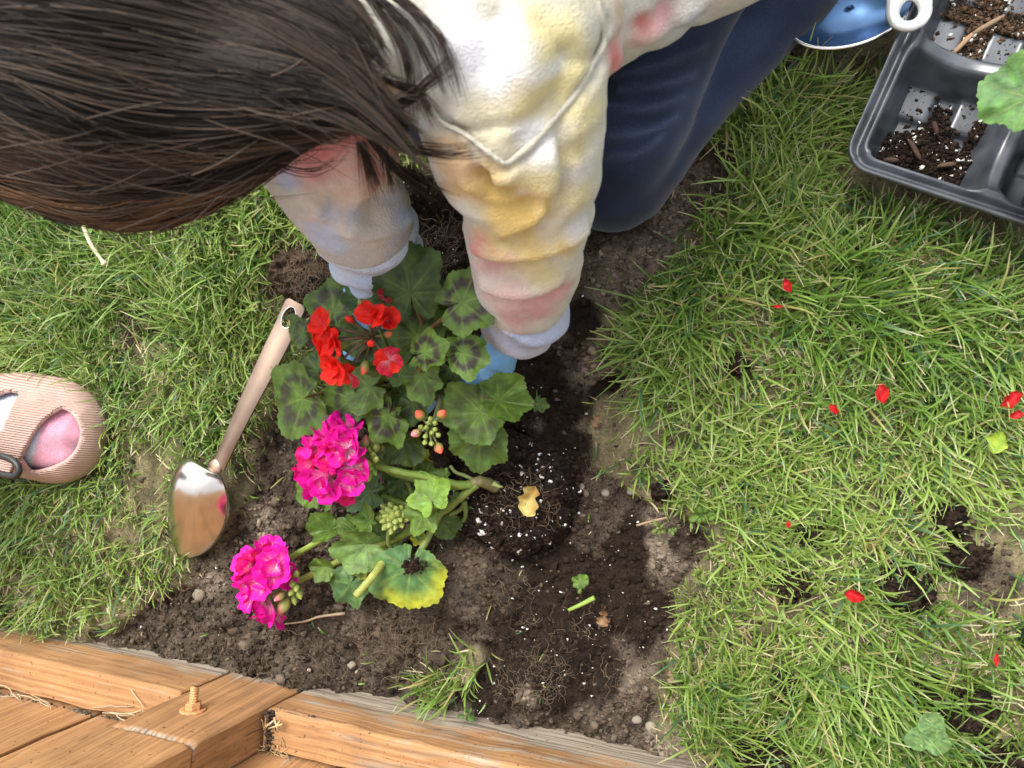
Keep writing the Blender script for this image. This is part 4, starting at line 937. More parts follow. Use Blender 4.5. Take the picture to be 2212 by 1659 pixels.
# ================================================================ SMALL THINGS ON LAWN AND SOIL
PETALS = []
for (u, v, s, rot, lab) in [(1700,618,24,-60,'creased red petal standing in grass near a smaller fallen one'),(1678,662,20,-15,'thin sliver of red petal in grass beside a creased one'),
 (1800,884,20,-40,'small dark red petal fallen in the grass beside a larger flat one'),(1903,850,34,-75,'large flat red petal lying on the lawn'),(2180,862,36,35,'crumpled red petal over a shredded petal on the lawn'),
 (2192,895,22,10,'shredded red petal under a crumpled petal on the lawn'),(1702,1132,12,80,'tiny red petal scrap at the edge of the bare soil'),(1845,1285,32,0,'red petal with white base lying on thin grass'),(2152,1425,22,-95,'narrow crimson petal upright in the grass near bare patch')]:
    PETALS.append((u, v, s, rot, lab))
def flat_leaf(name, label, cat, u, v, z, lpx, wpx, ang, c0, c1, curl=.2, seed=0, stalk=0., jag=.12):
    rs = np.random.default_rng(seed); na, nb = 16, 9; k = pxm(u, v, z); V = []; C = []; a = R_(ang); e1 = np.array([math.cos(a), math.sin(a), 0]); e2 = np.array([-math.sin(a), math.cos(a), 0]); ph = rs.random(4)*6.28
    ctr = U(u, v, z)
    for i in range(na+1):
        t_ = i/na; w = wpx*k/2*math.sin(math.pi*(t_*.94+.03))**.7*(1+jag*math.sin(9*t_+ph[0])+jag*math.sin(17*t_+ph[1]))
        for j in range(nb+1):
            s_ = j/nb*2-1; V.append(ctr+e1*(t_-.5)*lpx*k+e2*(s_*w+.06*lpx*k*math.sin(3*t_+ph[2]))+np.array([0, 0, curl*wpx*k*(s_*s_*.5+.3*math.sin(5*t_+ph[3]+s_*2)*.5)]))
            C.append(np.array(c0)+(np.array(c1)-np.array(c0))*min(1, max(0, .5+.9*float(vn(np.array(t_*4+ph[0]), np.array(s_*2), 1)))))
    o = obj(name, mesh(name, V, [(i*(nb+1)+j, (i+1)*(nb+1)+j, (i+1)*(nb+1)+j+1, i*(nb+1)+j+1) for i in range(na) for j in range(nb)], C), M_petal, None, label, cat)
    return o
for k, (u, v, s, rot, lab) in enumerate(PETALS):
    o = flat_leaf('fallen_petal', lab, 'petal', u, v, .036, s*1.25, s*(.42 if ('sliver' in lab or 'narrow' in lab) else .8), rot, (.62, .03, .03), (.42, .012, .02), 1.1, 70+k, jag=.10); o['group'] = 'fallen red petals'
flat_leaf('withered_leaf', 'withered yellow leaf with brown tip lying on the dark root ball', 'leaf', 1147, 1082, .058, 66, 46, 68, (.62, .55, .20), (.48, .30, .10), .8, 13, jag=.22)
flat_leaf('dried_leaf', 'crumpled dry brown leaf with stalk on the dug soil', 'leaf', 1302, 1336, .008, 34, 26, 80, (.32, .20, .11), (.16, .08, .04), .6, 5, jag=.3)
flat_leaf('fallen_leaf', 'bright yellow green leaf with dark spots fallen on the lawn', 'leaf', 2153, 955, .03, 50, 38, 62, (.30, .40, .04), (.20, .32, .03), .25, 7)
flat_leaf('pale_scrap', 'pale dry leaf scrap on the soil towards the fence', 'leaf', 1450, 1462, .006, 28, 18, 100, (.42, .32, .22), (.30, .2, .12), .5, 9, jag=.3)
flat_leaf('tan_scrap', 'curled tan leaf scrap at the lawn edge beside the planting hole', 'leaf', 1288, 910, .008, 30, 16, 60, (.34, .22, .12), (.24, .14, .07), .6, 11, jag=.3)
mb = MB(); V, Fc = tube(spline([U(1228, 1318, .010), U(1255, 1306, .011), U(1284, 1291, .012)], 10), np.linspace(.0017, .0024, 10), 8); obj('cut_stem', mesh('cut_stem', V, Fc, np.tile((.24, .36, .07), (len(V), 1))), M_stem, None, 'pale green cut stem piece lying on the soil', 'stem')
V, Fc = tube(spline([U(1066, 1044, .055), U(1076, 1050, .055), U(1086, 1052, .052)], 6), [.003, .0022, .0016, .0016, .0014, .001], 7); obj('cut_stem', mesh('cut_stem', V, Fc, np.tile((.30, .38, .12), (len(V), 1))), M_stem, None, 'tiny pale cut stem on the root ball beside the plant base', 'stem')
sprig = thing('leaf_sprig', 'small geranium leaf with a short stalk standing in the dug soil', 'seedling', U(1254, 1285, 0))
leaf(sprig, 1254, 1256, 17, 100, .026, (0, .1), 0, tone=1.1, depth=.07, ruff=.14, stalk=U(1252, 1282, 0))
V, Fc = tube(spline([U(180, 488, .045), U(195, 525, .045), U(215, 555, .042), U(228, 572, .040)], 14), np.concatenate([np.linspace(.0022, .0018, 11), [.0026, .0036, .003]]), 8); obj('dry_stalk', mesh('dry_stalk', V, Fc, np.tile((.60, .52, .34), (len(V), 1))*(.85+.3*rng.random((len(V), 1)))), M_straw, None, 'dry cream stalk with a knobbly root end lying on the grass', 'stalk')
V, Fc = tube(spline([U(1424, 1048, .01), U(1432, 1052, .012), U(1444, 1056, .01)], 6), .0042, 7, flat=.6); obj('bark_chip', mesh('bark_chip', V, Fc), mat('dark_bark', (.02, .017, .015), rough=.9, bump=(300, .6, .001)), None, 'charcoal dark bark chip at the edge of the lawn and soil', 'bark chip')
mb = MB()
V, Fc = tube(spline([U(615, 1348, .012), U(660, 1342, .02), U(690, 1332, .018), U(745, 1325, .008)], 16), np.linspace(.0008, .0016, 16), 6); obj('root_piece', mesh('root_piece', V, Fc, np.tile((.36, .27, .17), (len(V), 1))), M_straw, None, 'pale root curving out of the soil below the pink flower head', 'root')
V, Fc = tube(spline([U(1375, 1135, .008), U(1400, 1128, .010), U(1440, 1118, .008)], 8), .0011, 6); obj('twig', mesh('twig', V, Fc, np.tile((.34, .24, .15), (len(V), 1))), M_straw, None, 'thin tan twig lying flat on the soil between weeds', 'twig')
def weed(u, v, rpx, n, label, c=(.10, .17, .03), z=.012, rnd=.55):
    rs = np.random.default_rng(int(u+v)); b = U(u, v, 0); w = thing('weed', label, 'weed', b, 'small weeds in the bed'); k = pxm(u, v, z)
    for i in range(n):
        a = i*2.4+rs.normal(0, .3); l = rpx*k*rs.uniform(.6, 1.1); d = np.array([math.cos(a), math.sin(a), 0]); sd_ = np.array([-d[1], d[0], 0]); V = []; C = []; zz = z*(.5+.8*i/n)
        for ii in range(8):
            t_ = ii/7; ww = l*rnd*.5*math.sin(math.pi*(t_*.93+.04))**.8
            for q in (-1, -.4, .4, 1): V.append(b+np.array([0, 0, zz])+d*l*(.15+.85*t_)+sd_*ww*q+np.array([0, 0, .0025*abs(q)+.004*math.sin(2.5*t_)-.002*t_])); C.append(np.array(c)*rs.uniform(.8, 1.25)*(1.15 if abs(q) < .5 else .9))
        obj('leaf', mesh('weed_leaf', V, [(ii*4+q, (ii+1)*4+q, (ii+1)*4+q+1, ii*4+q+1) for ii in range(7) for q in range(3)], C), M_petal, w)
    V, Fc = tube([b-[0, 0, .004], b+[0, 0, z]], .0012, 6); obj('stem', mesh('stem', V, Fc, np.tile(np.array(c), (len(V), 1))), M_stem, w)
weed(1392, 1025, 18, 6, 'small weed rosette in thin grass above the dark bark chip'); weed(1425, 1137, 22, 5, 'low pale weed on bare soil beside the tan twig', (.15, .2, .05)); weed(1465, 1080, 19, 5, 'yellowish weed seedling next to the leafy toothed one', (.16, .2, .05))
weed(1515, 1108, 30, 8, 'leafy toothed weed where soil meets the thin grass', (.10, .17, .03)); weed(1548, 1106, 20, 6, 'second leafy weed touching the lawn edge', (.11, .18, .03)); weed(1455, 1140, 13, 4, 'round two leaved seedling on bare soil', (.14, .2, .06), rnd=.9)
weed(1480, 1462, 24, 4, 'broad leaved weed in shade at the soil edge', (.06, .12, .03), rnd=.8); weed(1512, 1500, 26, 5, 'broad pale leaved weed with holes beside the grass', (.11, .19, .05), rnd=.9); weed(1540, 1480, 22, 4, 'broad leaved weed half hidden under grass blades', (.09, .16, .04), rnd=.9)
weed(1020, 1530, 20, 6, 'tiny leafy weed against the fence rail', (.07, .13, .03), z=.015); weed(1815, 1560, 24, 2, 'single broad upright leaf in the long grass', (.16, .25, .07), z=.03, rnd=.8)
weed(1800, 1640, 34, 3, 'pair of large pale leaves in grass near the fence end', (.11, .2, .06), z=.03, rnd=.8); weed(1920, 1640, 36, 3, 'large round pale leaves in deep grass', (.11, .2, .06), z=.03, rnd=.9)
weed(40, 600, 40, 6, 'broad leafy weed in bright grass under the hair', (.15, .26, .05), z=.04, rnd=.7); weed(265, 505, 34, 5, 'broad leafy weed in grass beside the dry stalk', (.13, .23, .05), z=.035, rnd=.7)
CLZ = .05
cl = thing('clover', 'clover with round grey green leaflets in the lawn', 'clover', U(2008, 1588, 0), 'small weeds in the bed'); 
for k in range(3):
    a = R_(80+k*120); uu, vv = 2008+24*math.cos(a), 1588-24*math.sin(a)
    leaf(cl, uu, vv, 26, math.degrees(a), CLZ, (0, 0), 0, tone=1.2, depth=.0, ruff=.03, cup=.05, gap=.05, lobes=3, green=(.085, .16, .05), name='leaflet', sc_n=4, edge=0)
V, Fc = tube([U(2008, 1588, 0), U(2008, 1588, CLZ)], .001, 6); obj('stem', mesh('stem', V, Fc, np.tile((.1, .17, .04), (len(V), 1))), M_stem, cl)
# pebbles
PEB = ['round tan pebble beside a smaller one on soil near the grass tuft','small grey pebble touching the round tan pebble','little pale pebble on soil above the fence rail joint','tiny grey pebble among grass','','tan pebble half buried near the fence, larger of a pair','oval grey pebble near the fence beside a rounder tan one','brown pebble at the bed edge beside the thin lawn','flat pebble between lawn edge and weeds','grey oval pebble near the yellowish weed','small cream pebble on soil by the pink flower stem','cream pebble on crumbly soil above the lower pink flower head','grey pebble just below the lower pink flower head','','bright tan grit stone near the spoon handle, larger of two','bright tan grit stone near the spoon handle, smaller of two','large pale clay lump where lawn meets the dug bed','white grit stone on the pale soil by the sleeve','smaller white grit stone beside another on the pale soil','ochre grit stone right below the knee']
for k, (u, v, r, c) in enumerate([(760,1437,11,(.27,.23,.18)),(772,1452,6,(.3,.27,.22)),(668,1447,5,(.4,.36,.3)),(1590,1065,5,(.3,.26,.22)),(2490,1078,9,(.2,.18,.16)),(1405,1570,13,(.26,.23,.17)),(1375,1555,11,(.24,.21,.17)),(1255,1052,9,(.25,.21,.17)),(1308,1065,10,(.25,.22,.18)),(1362,1062,8,(.26,.24,.21)),(710,1157,6,(.38,.32,.22)),(590,1165,7,(.4,.35,.26)),(600,1345,8,(.3,.28,.24)),(1660,2,5,(.3,.3,.3)),(650,955,5,(.5,.38,.24)),(660,957,4,(.48,.36,.22)),(430,1285,16,(.24,.2,.155)),(1300,545,7,(.5,.42,.32)),(1330,552,5,(.45,.38,.3)),(1285,480,6,(.42,.32,.2))]):
    if u > 2212 or v < 5: continue
    rs = np.random.default_rng(k); r_ = r*pxm(u, v, 0); zc = ground_z(np.array([U(u, v)[0]]), np.array([U(u, v)[1]]))[0][0]; V, Fc = ellipsoid(U(u, v, zc+r_*.35), np.array([[r_, 0, 0], [0, r_*rs.uniform(.7, 1), 0], [0, 0, r_*.6]]), 12, 8); V = np.array(V); cc_ = V.mean(0); V = cc_+(V-cc_)*(1+.10*fbm(V[:, 0]*300, V[:, 1]*300+V[:, 2]*200, k % 7, 2))[:, None]
    obj('pebble', mesh('pebble', V, Fc, np.tile(c, (len(V), 1))*(.9+.2*rs.random((len(V), 1)))), M_crumb, None, PEB[k], 'pebble', 'pebbles on the soil', loc=tuple(U(u, v, zc)))
# fibrous sod lump beside the left sleeve, and root mats in the soil
def root_mat(u, v, r, n, z, col, rs, rz=.012):
    mbs = MB(); k = pxm(u, v, 0)
    for i in range(n):
        a, q = rs.random()*6.28, r*math.sqrt(rs.random()); p = U(u+q*math.cos(a), v+q*.8*math.sin(a), z+rz*(1-(q/r)**2)+.001); d = rs.random()*6.28; l = rs.uniform(8, 46)*k; pts = [p]
        for _ in range(5): d += rs.normal(0, .7); p = p+np.array([math.cos(d)*l/5, math.sin(d)*l/5, rs.normal(0, .0012)]); pts.append(p)
        mbs.add(*tube(pts, rs.uniform(.00014, .00030), 3, caps=False), np.array(col)*rs.uniform(.6, 1.4))
    return mbs
rs = np.random.default_rng(77)
su, sv = 652, 595; sod = thing('sod_lump', 'brown fibrous root lump turned over on the grass beside the sleeve', 'soil lump', U(su, sv, 0))
V = []; n = 44; k = pxm(su, sv, .02)
for i in range(n+1):
    for j in range(n+1):
        a, b = i/n*2-1, j/n*2-1; q = math.hypot(a, b); hh = .034*max(0, 1-q**2.2)**.6*(1+.35*float(fbm(np.array(a*4), np.array(b*4), 3, 4))) if q < 1 else -.01
        V.append(U(su, sv, 0)+np.array([a*74*k*(1+.12*math.sin(3*b)), b*66*k, hh-.004]))
V = np.array(V); g = .5+.5*np.clip(fbm(V[:, 0]*160, V[:, 1]*160, 5, 3), -1, 1)
obj('earth', mesh('earth', V, [(i*(n+1)+j, (i+1)*(n+1)+j, (i+1)*(n+1)+j+1, i*(n+1)+j+1) for i in range(n) for j in range(n)], mix((.022, .015, .010), (.085, .058, .038), g)), M_crumb, sod)
obj('roots', root_mat(su, sv, 70, 420, .006, (.16, .11, .07), rs, .030).mesh('roots'), M_straw, sod, kind='stuff')
mbs = MB()
for (u, v, r, n, z) in [(1150,1465,80,170,.012),(860,1395,90,220,.012),(1385,1478,70,130,.008),(900,1330,80,120,.005),(640,1400,110,140,.008),(1080,1300,90,70,.003),(1500,1290,40,60,.004),(1120,1090,90,90,.046),(960,520,80,120,-.01),(1300,560,80,50,.003),(1330,1010,60,90,.006),(450,1300,80,50,.003),(1000,1190,90,80,.004),(1250,1400,120,70,.004)]:
    t_ = root_mat(u, v, r, n, z, (.13, .095, .062), rs, .010); mbs.add(t_.V, t_.F); mbs.C += t_.C
obj('fine_roots', mbs.mesh('fine_roots'), M_straw, label='fine tangled roots lying over the dug soil', cat='roots', kind='stuff')
# dirt, straw and moss caught on the fence
def on_ledge(x, y, z): return fp(x, y, z)
n = 900; xx = POSTW+.005+np.abs(rng.normal(0, .022, n)); yy = -.036*rng.random(n); Xl = np.array([fp(a, b, 0) for a, b in zip(xx, yy)])
lumps('ledge_dirt', Xl[:, :2]+(-.085*RT*FX)[:2], RT-.002+.0012*rng.random(n)+.010*np.exp(-((xx-POSTW)/.012)**2)*rng.random(n), .0007+.0018*rng.random(n)**2, np.array([[.05, .038, .028]])*(.5+rng.random((n, 1))), M_crumb, kind='stuff', label='dark dirt caught on the fence rail beside the post', cat='dirt')
straw = thing('straw_wisp', 'wisp of dry straw caught in the corner between post and rail', 'straw', fp(POSTW+.012, -.03, RT)); mbx = MB(); rs = np.random.default_rng(4)
for k in range(26):
    p = fp(POSTW+.004+.022*rs.random(), -.044+.018*rs.random(), RT+.004*rs.random()); d = rs.random()*6.28; pts = [p]
    for _ in range(5): d += rs.normal(0, .6); p = p+(FX*math.cos(d)+FN*math.sin(d))*.004+FZ*rs.normal(0, .0012); pts.append(p)
    mbx.add(*tube(pts, .00045, 4), np.array([.42, .28, .14])*rs.uniform(.7, 1.2))
for (a, b) in [((572,1572),(592,1556)),((592,1550),(600,1578)),((580,1574),(610,1564)),((606,1556),(596,1568))]: mbx.add(*tube([U(*a, .074), U((a[0]+b[0])/2, (a[1]+b[1])/2, .077), U(*b, .076)], .0009, 5), (.52, .38, .20))
obj('strands', mbx.mesh('strands'), M_straw, straw, kind='stuff')
n = 1500; xl = -1.0+.99*rng.random(n); k_ = np.exp(-((xl+.30)/.03)**2)+.35*np.exp(-((xl+.13)/.07)**2)+.12; sel = rng.random(n) < k_; xl = xl[sel]; n = len(xl)
Xl = np.array([fp(a, -.040-.004*rng.random(), 0) for a in xl])
moss = np.exp(-((xl+.30)/.03)**2)[:, None]
lumps('ledge_litter', Xl[:, :2]+(-.085*RT*FX)[:2], RT-.003+.004*rng.random(n)*(.5+moss[:, 0]), .0008+.0014*rng.random(n)*(1+moss[:, 0]), mix((.10, .085, .065), (.05, .032, .010), moss[:, 0])*(.5+rng.random((n, 1))), M_crumb, kind='stuff', label='moss and grey litter caught behind the fence rail', cat='litter')
mbx = MB()
for k in range(14):
    x_ = -.36+.34*rs.random(); p = fp(x_, -.036+.004*rs.random(), RT+.003); d = rs.normal(0, .4); pts = [p]
    for _ in range(7): d += rs.normal(0, .3); p = p+(FX*math.cos(d)+FN*math.sin(d)*.5)*.008*rs.uniform(.5, 1.2)+FZ*rs.normal(0, .001); pts.append(p)
    mbx.add(*tube(pts, .0006, 4), np.array([.5, .40, .25])*rs.uniform(.7, 1.1))
obj('dry_rootlets', mbx.mesh('dry_rootlets'), M_straw, None, 'dry pale rootlets trailing along the fence rail', 'roots', kind='stuff')
V, Fc, C_ = ribbons(np.array([fp(POSTW+.005, -.062, .135)]), np.array([R_(22)]), np.array([.085]), np.array([1.45]), np.array([1.65]), np.array([.0034]), np.array([-.15]), 6, np.array([[.05, .14, .02]]), np.array([[.07, .17, .03]]), np.array([False]))
obj('grass_blade', mesh('grass_blade', V, Fc, C_), M_grass, None, 'single long green grass blade poking out between the fence boards', 'grass')
# ================================================================ KNEELING PERSON
def st(uL, vL, uR, vR, z):
    A = U(uL, vL, z); B = U(uR, vR, z); return np.array([*(A+B)/2, np.linalg.norm(A-B)/2])
def tubes(stations, n=40, sides=28, flat=1., shrink=1., rot=None):
    S_ = spline(np.array(stations), n); return tube(S_[:, :3], np.maximum(S_[:, 3]*shrink, .004), sides, True, flat)
R_ARM = [st(820,-40,1290,-60,.300), st(860,110,1312,90,.300), st(905,250,1312,215,.285), st(940,340,1308,305,.268), st(992,430,1288,420,.238), st(1018,510,1264,540,.205), st(1030,585,1242,615,.174), st(1050,645,1226,668,.148)]
R_CUFF = [st(1050,630,1228,652,.150), st(1046,668,1224,672,.138), st(1044,692,1206,694,.126), st(1042,712,1166,716,.116), st(1044,732,1136,738,.108)]
L_ARM = [st(300,40,600,-60,.235), st(440,180,720,80,.250), st(520,290,810,210,.248), st(566,345,842,300,.238), st(604,392,862,375,.220), st(652,455,880,436,.194), st(690,518,888,486,.164)]
L_CUFF = [st(690,510,888,476,.166), st(712,552,898,506,.152), st(724,584,896,540,.138), st(736,612,880,574,.126)]
sh_r, sh_l = R_ARM[1][:3], L_ARM[1][:3]
hip = U(1640, -420, .20); chest = (sh_r+sh_l)/2+np.array([.035, .085, -.035]); belly = (chest*.5+hip*.5)+np.array([0.02, .0, .03])
TORSO = [np.array([*hip, .10]), np.array([*belly, .105]), np.array([*chest, .108]), np.array([*((sh_r+sh_l)/2+[.0, .03, -.01]), .085])]
HC = U(292, 80, .345); HR = .083
neck = [(sh_r+sh_l)/2+np.array([.0, .03, .0]), HC+np.array([.05, .02, -.02])]
knee = U(1368, 380, .055); knee2 = knee+np.array([-.13, .12, 0]); foot = np.array([.075, .372, .03])
pers = thing('person', 'person kneeling in pastel tie dye sweatshirt, jeans and blue gloves planting the geranium', 'person', [knee[0], knee[1], 0])
# body: one continuous skin under the clothes
sk = MB()
sk.add(*tubes(TORSO, 24, 20, shrink=.82)); sk.add(*tubes(R_ARM+R_CUFF[3:], 30, 14, shrink=.62)); sk.add(*tubes(L_ARM+L_CUFF[3:], 30, 14, shrink=.62))
sk.add(*tube(spline([neck[0], (neck[0]+neck[1])/2, neck[1]], 8), .045, 16))
sk.add(*ellipsoid(HC, np.array([[.082, .012, .0], [-.01, .072, 0], [0, 0, .082]]), 24, 16))
face = HC+np.array([-.045, -.02, -.055]); sk.add(*ellipsoid(face, np.eye(3)*.042, 14, 10)); sk.add(*ellipsoid(face+np.array([-.022, -.012, -.034]), np.diag([.009, .009, .016]), 8, 6))
for sgn in (-1, 1): sk.add(*ellipsoid(HC+np.array([.012, sgn*.072, -.02]), np.diag([.016, .007, .024]), 10, 8))
th = [np.array([*hip, .105]), st(1390,-60,1655,-80,.13), st(1300,90,1562,100,.112), st(1230,250,1503,225,.088), st(1235,360,1445,330,.066), st(1236,425,1395,400,.046)]
shin = [U(1330, 400, .040), U(1480, 210, .045), foot+np.array([.01, .0, .012])]
for of_ in (np.zeros(3), np.array([-.16, .06, 0])): sk.add(*tubes([th[0]]+[np.array([*(s_[:3]+of_), s_[3]]) for s_ in th[1:]], 24, 16, shrink=.8)); sk.add(*tube(spline([np.array(p)+of_ for p in shin], 10), np.linspace(.036, .026, 10), 14))
bme = remesh(sk.V, sk.F, .007, 3); bd = obj('body', bme, M_skin, pers)
# ---- sweatshirt: torso and sleeves in one skin, folds pushed in afterwards
tb = MB(); tb.add(*tubes(TORSO, 30, 32)); tb.add(*tubes(R_ARM, 50, 32)); tb.add(*tubes(L_ARM, 50, 28))
tb.add(*ellipsoid(sh_r+np.array([0, .02, -.01]), np.eye(3)*.072, 20, 14)); tb.add(*ellipsoid(sh_l+np.array([.03, .03, -.02]), np.eye(3)*.06, 20, 14))
tb.add(*tube([U(1120, 40, .25), U(1300, -50, .245), U(1480, -140, .235), U(1640, -230, .22)], [.056, .056, .056, .06], 24))
tb.add(*tube(spline([sh_r, (sh_r+sh_l)/2+[0, .03, .0], sh_l], 12), .062, 20))
me = remesh(tb.V, tb.F, .0042, 6)
def polyline_d(V, Pts):
    d = np.full(len(V), 9.); 
    for a, b in zip(Pts[:-1], Pts[1:]):
        e = b-a; t_ = np.clip(((V-a) @ e)/(e @ e), 0, 1); d = np.minimum(d, np.linalg.norm(V-a-t_[:, None]*e, axis=1))
    return d
V = vco(me); N_ = vno(me)
def near_pt(u, v, V=None):
    """point of the garment under photo point (u, v)"""
    pu, pv = proj(VG); w = (pu-u)**2+(pv-v)**2; idx = np.where(w < np.partition(w, 12)[12]+1)[0]; return VG[idx[np.argmax(VG[idx][:, 2])]]
_la = None
def near_left(u, v):
    """the same on the other sleeve only"""
    pu, pv = proj(VG[LA]); w = (pu-u)**2+(pv-v)**2; idx = np.where(w < np.partition(w, 12)[12]+1)[0]; return VG[LA][idx[np.argmax(VG[LA][idx][:, 2])]]
VG = V.copy(); LA = polyline_d(V, [s_[:3] for s_ in L_ARM]) < .062
# folds: (photo polyline, width px, depth m): negative valleys, positive ridges
FOLDS = [([(1035,400),(1060,425),(1085,440)],16,-.016),([(1000,440),(1060,470),(1150,460),(1230,430)],20,-.006),([(1010,420),(1075,400),(1100,385)],18,.003),([(1120,330),(1150,400),(1140,460)],22,-.005),([(1225,300),(1235,400),(1200,480),(1110,530)],15,-.007),([(1190,360),(1200,420),(1165,480),(1090,510)],14,.004),
 ([(1030,540),(1110,560),(1200,540),(1262,500)],16,.006),([(1040,580),(1120,590),(1210,560)],16,-.007),([(1050,620),(1130,640),(1210,610)],15,.006),([(1060,650),(1130,665),(1215,640)],12,-.004),([(1230,130),(1215,210),(1160,290)],24,-.004),([(960,300),(1000,350),(1030,400)],18,-.004),
 ([(680,420),(760,470),(860,440)],18,-.006),([(690,470),(770,510),(880,480)],18,.005),([(830,340),(845,420),(820,480)],16,-.006),([(770,340),(790,420),(760,500)],16,.004),([(650,400),(700,440),(720,500)],16,-.005),
 ([(1330,140),(1420,80),(1520,20)],14,.004),([(1320,110),(1400,50),(1480,0)],14,-.004),([(1060,60),(1040,180),(1060,280)],30,-.005),([(1150,40),(1140,160)],30,.003),([(1318,60),(1300,150),(1262,210),(1215,280),(1168,335),(1100,378)],10,-.005),([(930,240),(1000,305),(1040,345),(1075,385)],9,-.004)]
disp = .0016*fbm(V[:, 0]*22, V[:, 1]*22+V[:, 2]*18, 3, 3)-.0030*np.exp(-(fbm(V[:, 0]*9+1.2*vn(V[:, 0]*7, V[:, 1]*7, 2)+V[:, 1]*8, V[:, 1]*16+V[:, 2]*20, 5, 2)/.16)**2)+.0004*fbm(V[:, 0]*80, V[:, 1]*80+V[:, 2]*60, 1, 2)
for pts, w, dp in FOLDS:
    P3 = [(near_left if (p[0] < 900 and p[1] > 250) else near_pt)(*p) for p in pts]; P3 = list(spline(np.array(P3), 14)); wm = w*pxm(pts[0][0], pts[0][1], P3[0][2]); dd_ = polyline_d(V, P3); disp += dp*np.exp(-(dd_/(wm*1.3))**2)*1.0
# tie dye
W0 = np.array([.76, .73, .64]); colr = np.tile(W0, (len(V), 1))
YL, YO, PK, RD, BL, TN, GB, PE = (.82,.70,.34), (.84,.58,.18), (.80,.42,.42), (.74,.20,.18), (.42,.54,.80), (.72,.53,.40), (.38,.43,.54), (.80,.52,.28)
DYE = [(1150,110,150,YL),(1050,220,70,(.84,.76,.5)),(1230,80,60,YL),(1240,200,70,YL),(1130,240,90,YL),(1060,310,60,(.8,.72,.5)),(960,370,70,PE),(1010,400,60,PE),(1080,470,80,YO),(1180,390,50,YL),(1240,330,50,YL),(1250,440,50,YL),(1120,480,60,YO),(1150,560,75,YO),(1220,540,50,YO),(1075,560,50,YL),(1180,600,50,YL),
 (1032,545,38,RD),(1045,580,28,PK),(1120,660,70,PK),(1200,640,50,PK),(1080,650,40,(.78,.6,.5)),(1170,690,40,PK),(1340,90,40,PK),(1400,60,30,RD),(1330,130,28,RD),(1445,40,34,PK),(1350,20,40,(.8,.62,.42)),(1500,50,40,(.6,.64,.74)),(1560,0,40,(.75,.6,.5)),(1290,60,40,(.62,.6,.5)),
 (770,450,120,(1.,.80,.64)),(740,410,60,(1.,.72,.56)),(640,360,60,(.95,.5,.48)),(690,325,90,(.9,.22,.2)),(800,330,70,(.88,.26,.22)),(700,430,60,(.92,.74,.6)),(810,430,60,(.92,.72,.58)),(830,390,40,(.85,.45,.4)),(680,390,30,(.85,.42,.4)),(780,475,26,(.62,.64,.72)),(715,470,22,(.66,.66,.74)),(800,510,50,(.8,.76,.66)),(710,530,50,(.66,.78,.98)),(870,480,40,(.62,.74,.98)),(620,400,30,(.62,.74,.98)),(1060,150,80,(.86,.86,.88)),(1000,100,80,(.82,.81,.86)),(1180,310,50,(.84,.83,.84)),(1250,490,40,(.84,.82,.82))]
nz = 1+.45*fbm(V[:, 0]*45, V[:, 1]*45+V[:, 2]*40, 5, 3)
for (u, v, r, c) in DYE:
    p = near_left(u, v) if (u < 900 and v > 250) else near_pt(u, v); rm = r*pxm(u, v, p[2])*1.05; d_ = np.linalg.norm(V-p, axis=1)*nz; colr = mix(colr, c, .9*np.exp(-(d_/rm)**2.6))
colr *= (1+.05*fbm(V[:, 0]*120, V[:, 1]*120+V[:, 2]*90, 1, 2))[:, None]
setco(me, V+N_*disp[:, None]); setcol(me, np.clip(colr*.66, 0, .66))
shirt = obj('sweatshirt', me, M_fleece, pers)
def near2(u, v):
    pu, pv = proj(VG2); w = (pu-u)**2+(pv-v)**2; idx = np.where(w < np.partition(w, 10)[10]+1)[0]; return VG2[idx[np.argmax(VG2[idx][:, 2])]]
VG2 = V+N_*disp[:, None]
def seam(pts, r=.0026, off=.0008):
    P3 = spline(np.array([near2(*p) for p in pts]), 40); P3 = P3+np.array([0, 0, off]); 
    for _ in range(3): P3[1:-1] = (P3[:-2]+P3[1:-1]*2+P3[2:])/4
    Vv, Ff = tube(P3, r*(1+.12*np.sin(np.arange(40)*1.3)), 8); obj('seam', mesh('seam', Vv, Ff, np.tile((.50, .47, .38), (len(Vv), 1))), M_fleece, shirt)
seam([(1290,-30),(1300,30),(1304,90),(1285,145),(1250,195),(1205,265),(1160,320),(1118,350),(1088,368)], .0021)
seam([(925,225),(960,265),(1000,292),(1040,330),(1086,368)], .0015)
# cuffs
def cuff(stations, name, cols):
    mb = MB(); mb.add(*tubes(stations, 30, 28)); m_ = remesh(mb.V, mb.F, .003, 4); Vc = vco(m_); Nc = vno(m_)
    c0 = stations[0][:3]; c1 = stations[-1][:3]; t_ = ((Vc-c0) @ (c1-c0))/((c1-c0) @ (c1-c0)); w_ = t_+.10*fbm(Vc[:, 0]*30, Vc[:, 1]*30, 2, 2)
    dsp = .0030*np.sin(w_*13+1.5*vn(Vc[:, 0]*25, Vc[:, 1]*25, 3))+.0012*fbm(Vc[:, 0]*60, Vc[:, 1]*60+Vc[:, 2]*60, 4, 2)
    cc = np.tile(np.array(cols[0], float), (len(Vc), 1)); nz_ = .5+.5*np.clip(fbm(Vc[:, 0]*28, Vc[:, 1]*28+Vc[:, 2]*20, 6, 3)*1.2, -1, 1); cc = mix(cc, cols[1], nz_); cc = mix(cc, cols[2], sstep(.72, .9, t_))
    setco(m_, Vc+Nc*dsp[:, None]); setcol(m_, cc*.68); obj('cuff', m_, M_fleece, shirt)
cuff(R_CUFF, 'cuff', [(.46,.56,.80),(.70,.66,.70),(.66,.54,.46)])
cuff(L_CUFF, 'cuff', [(.60,.74,.98),(.78,.84,.94),(.68,.80,.98)])
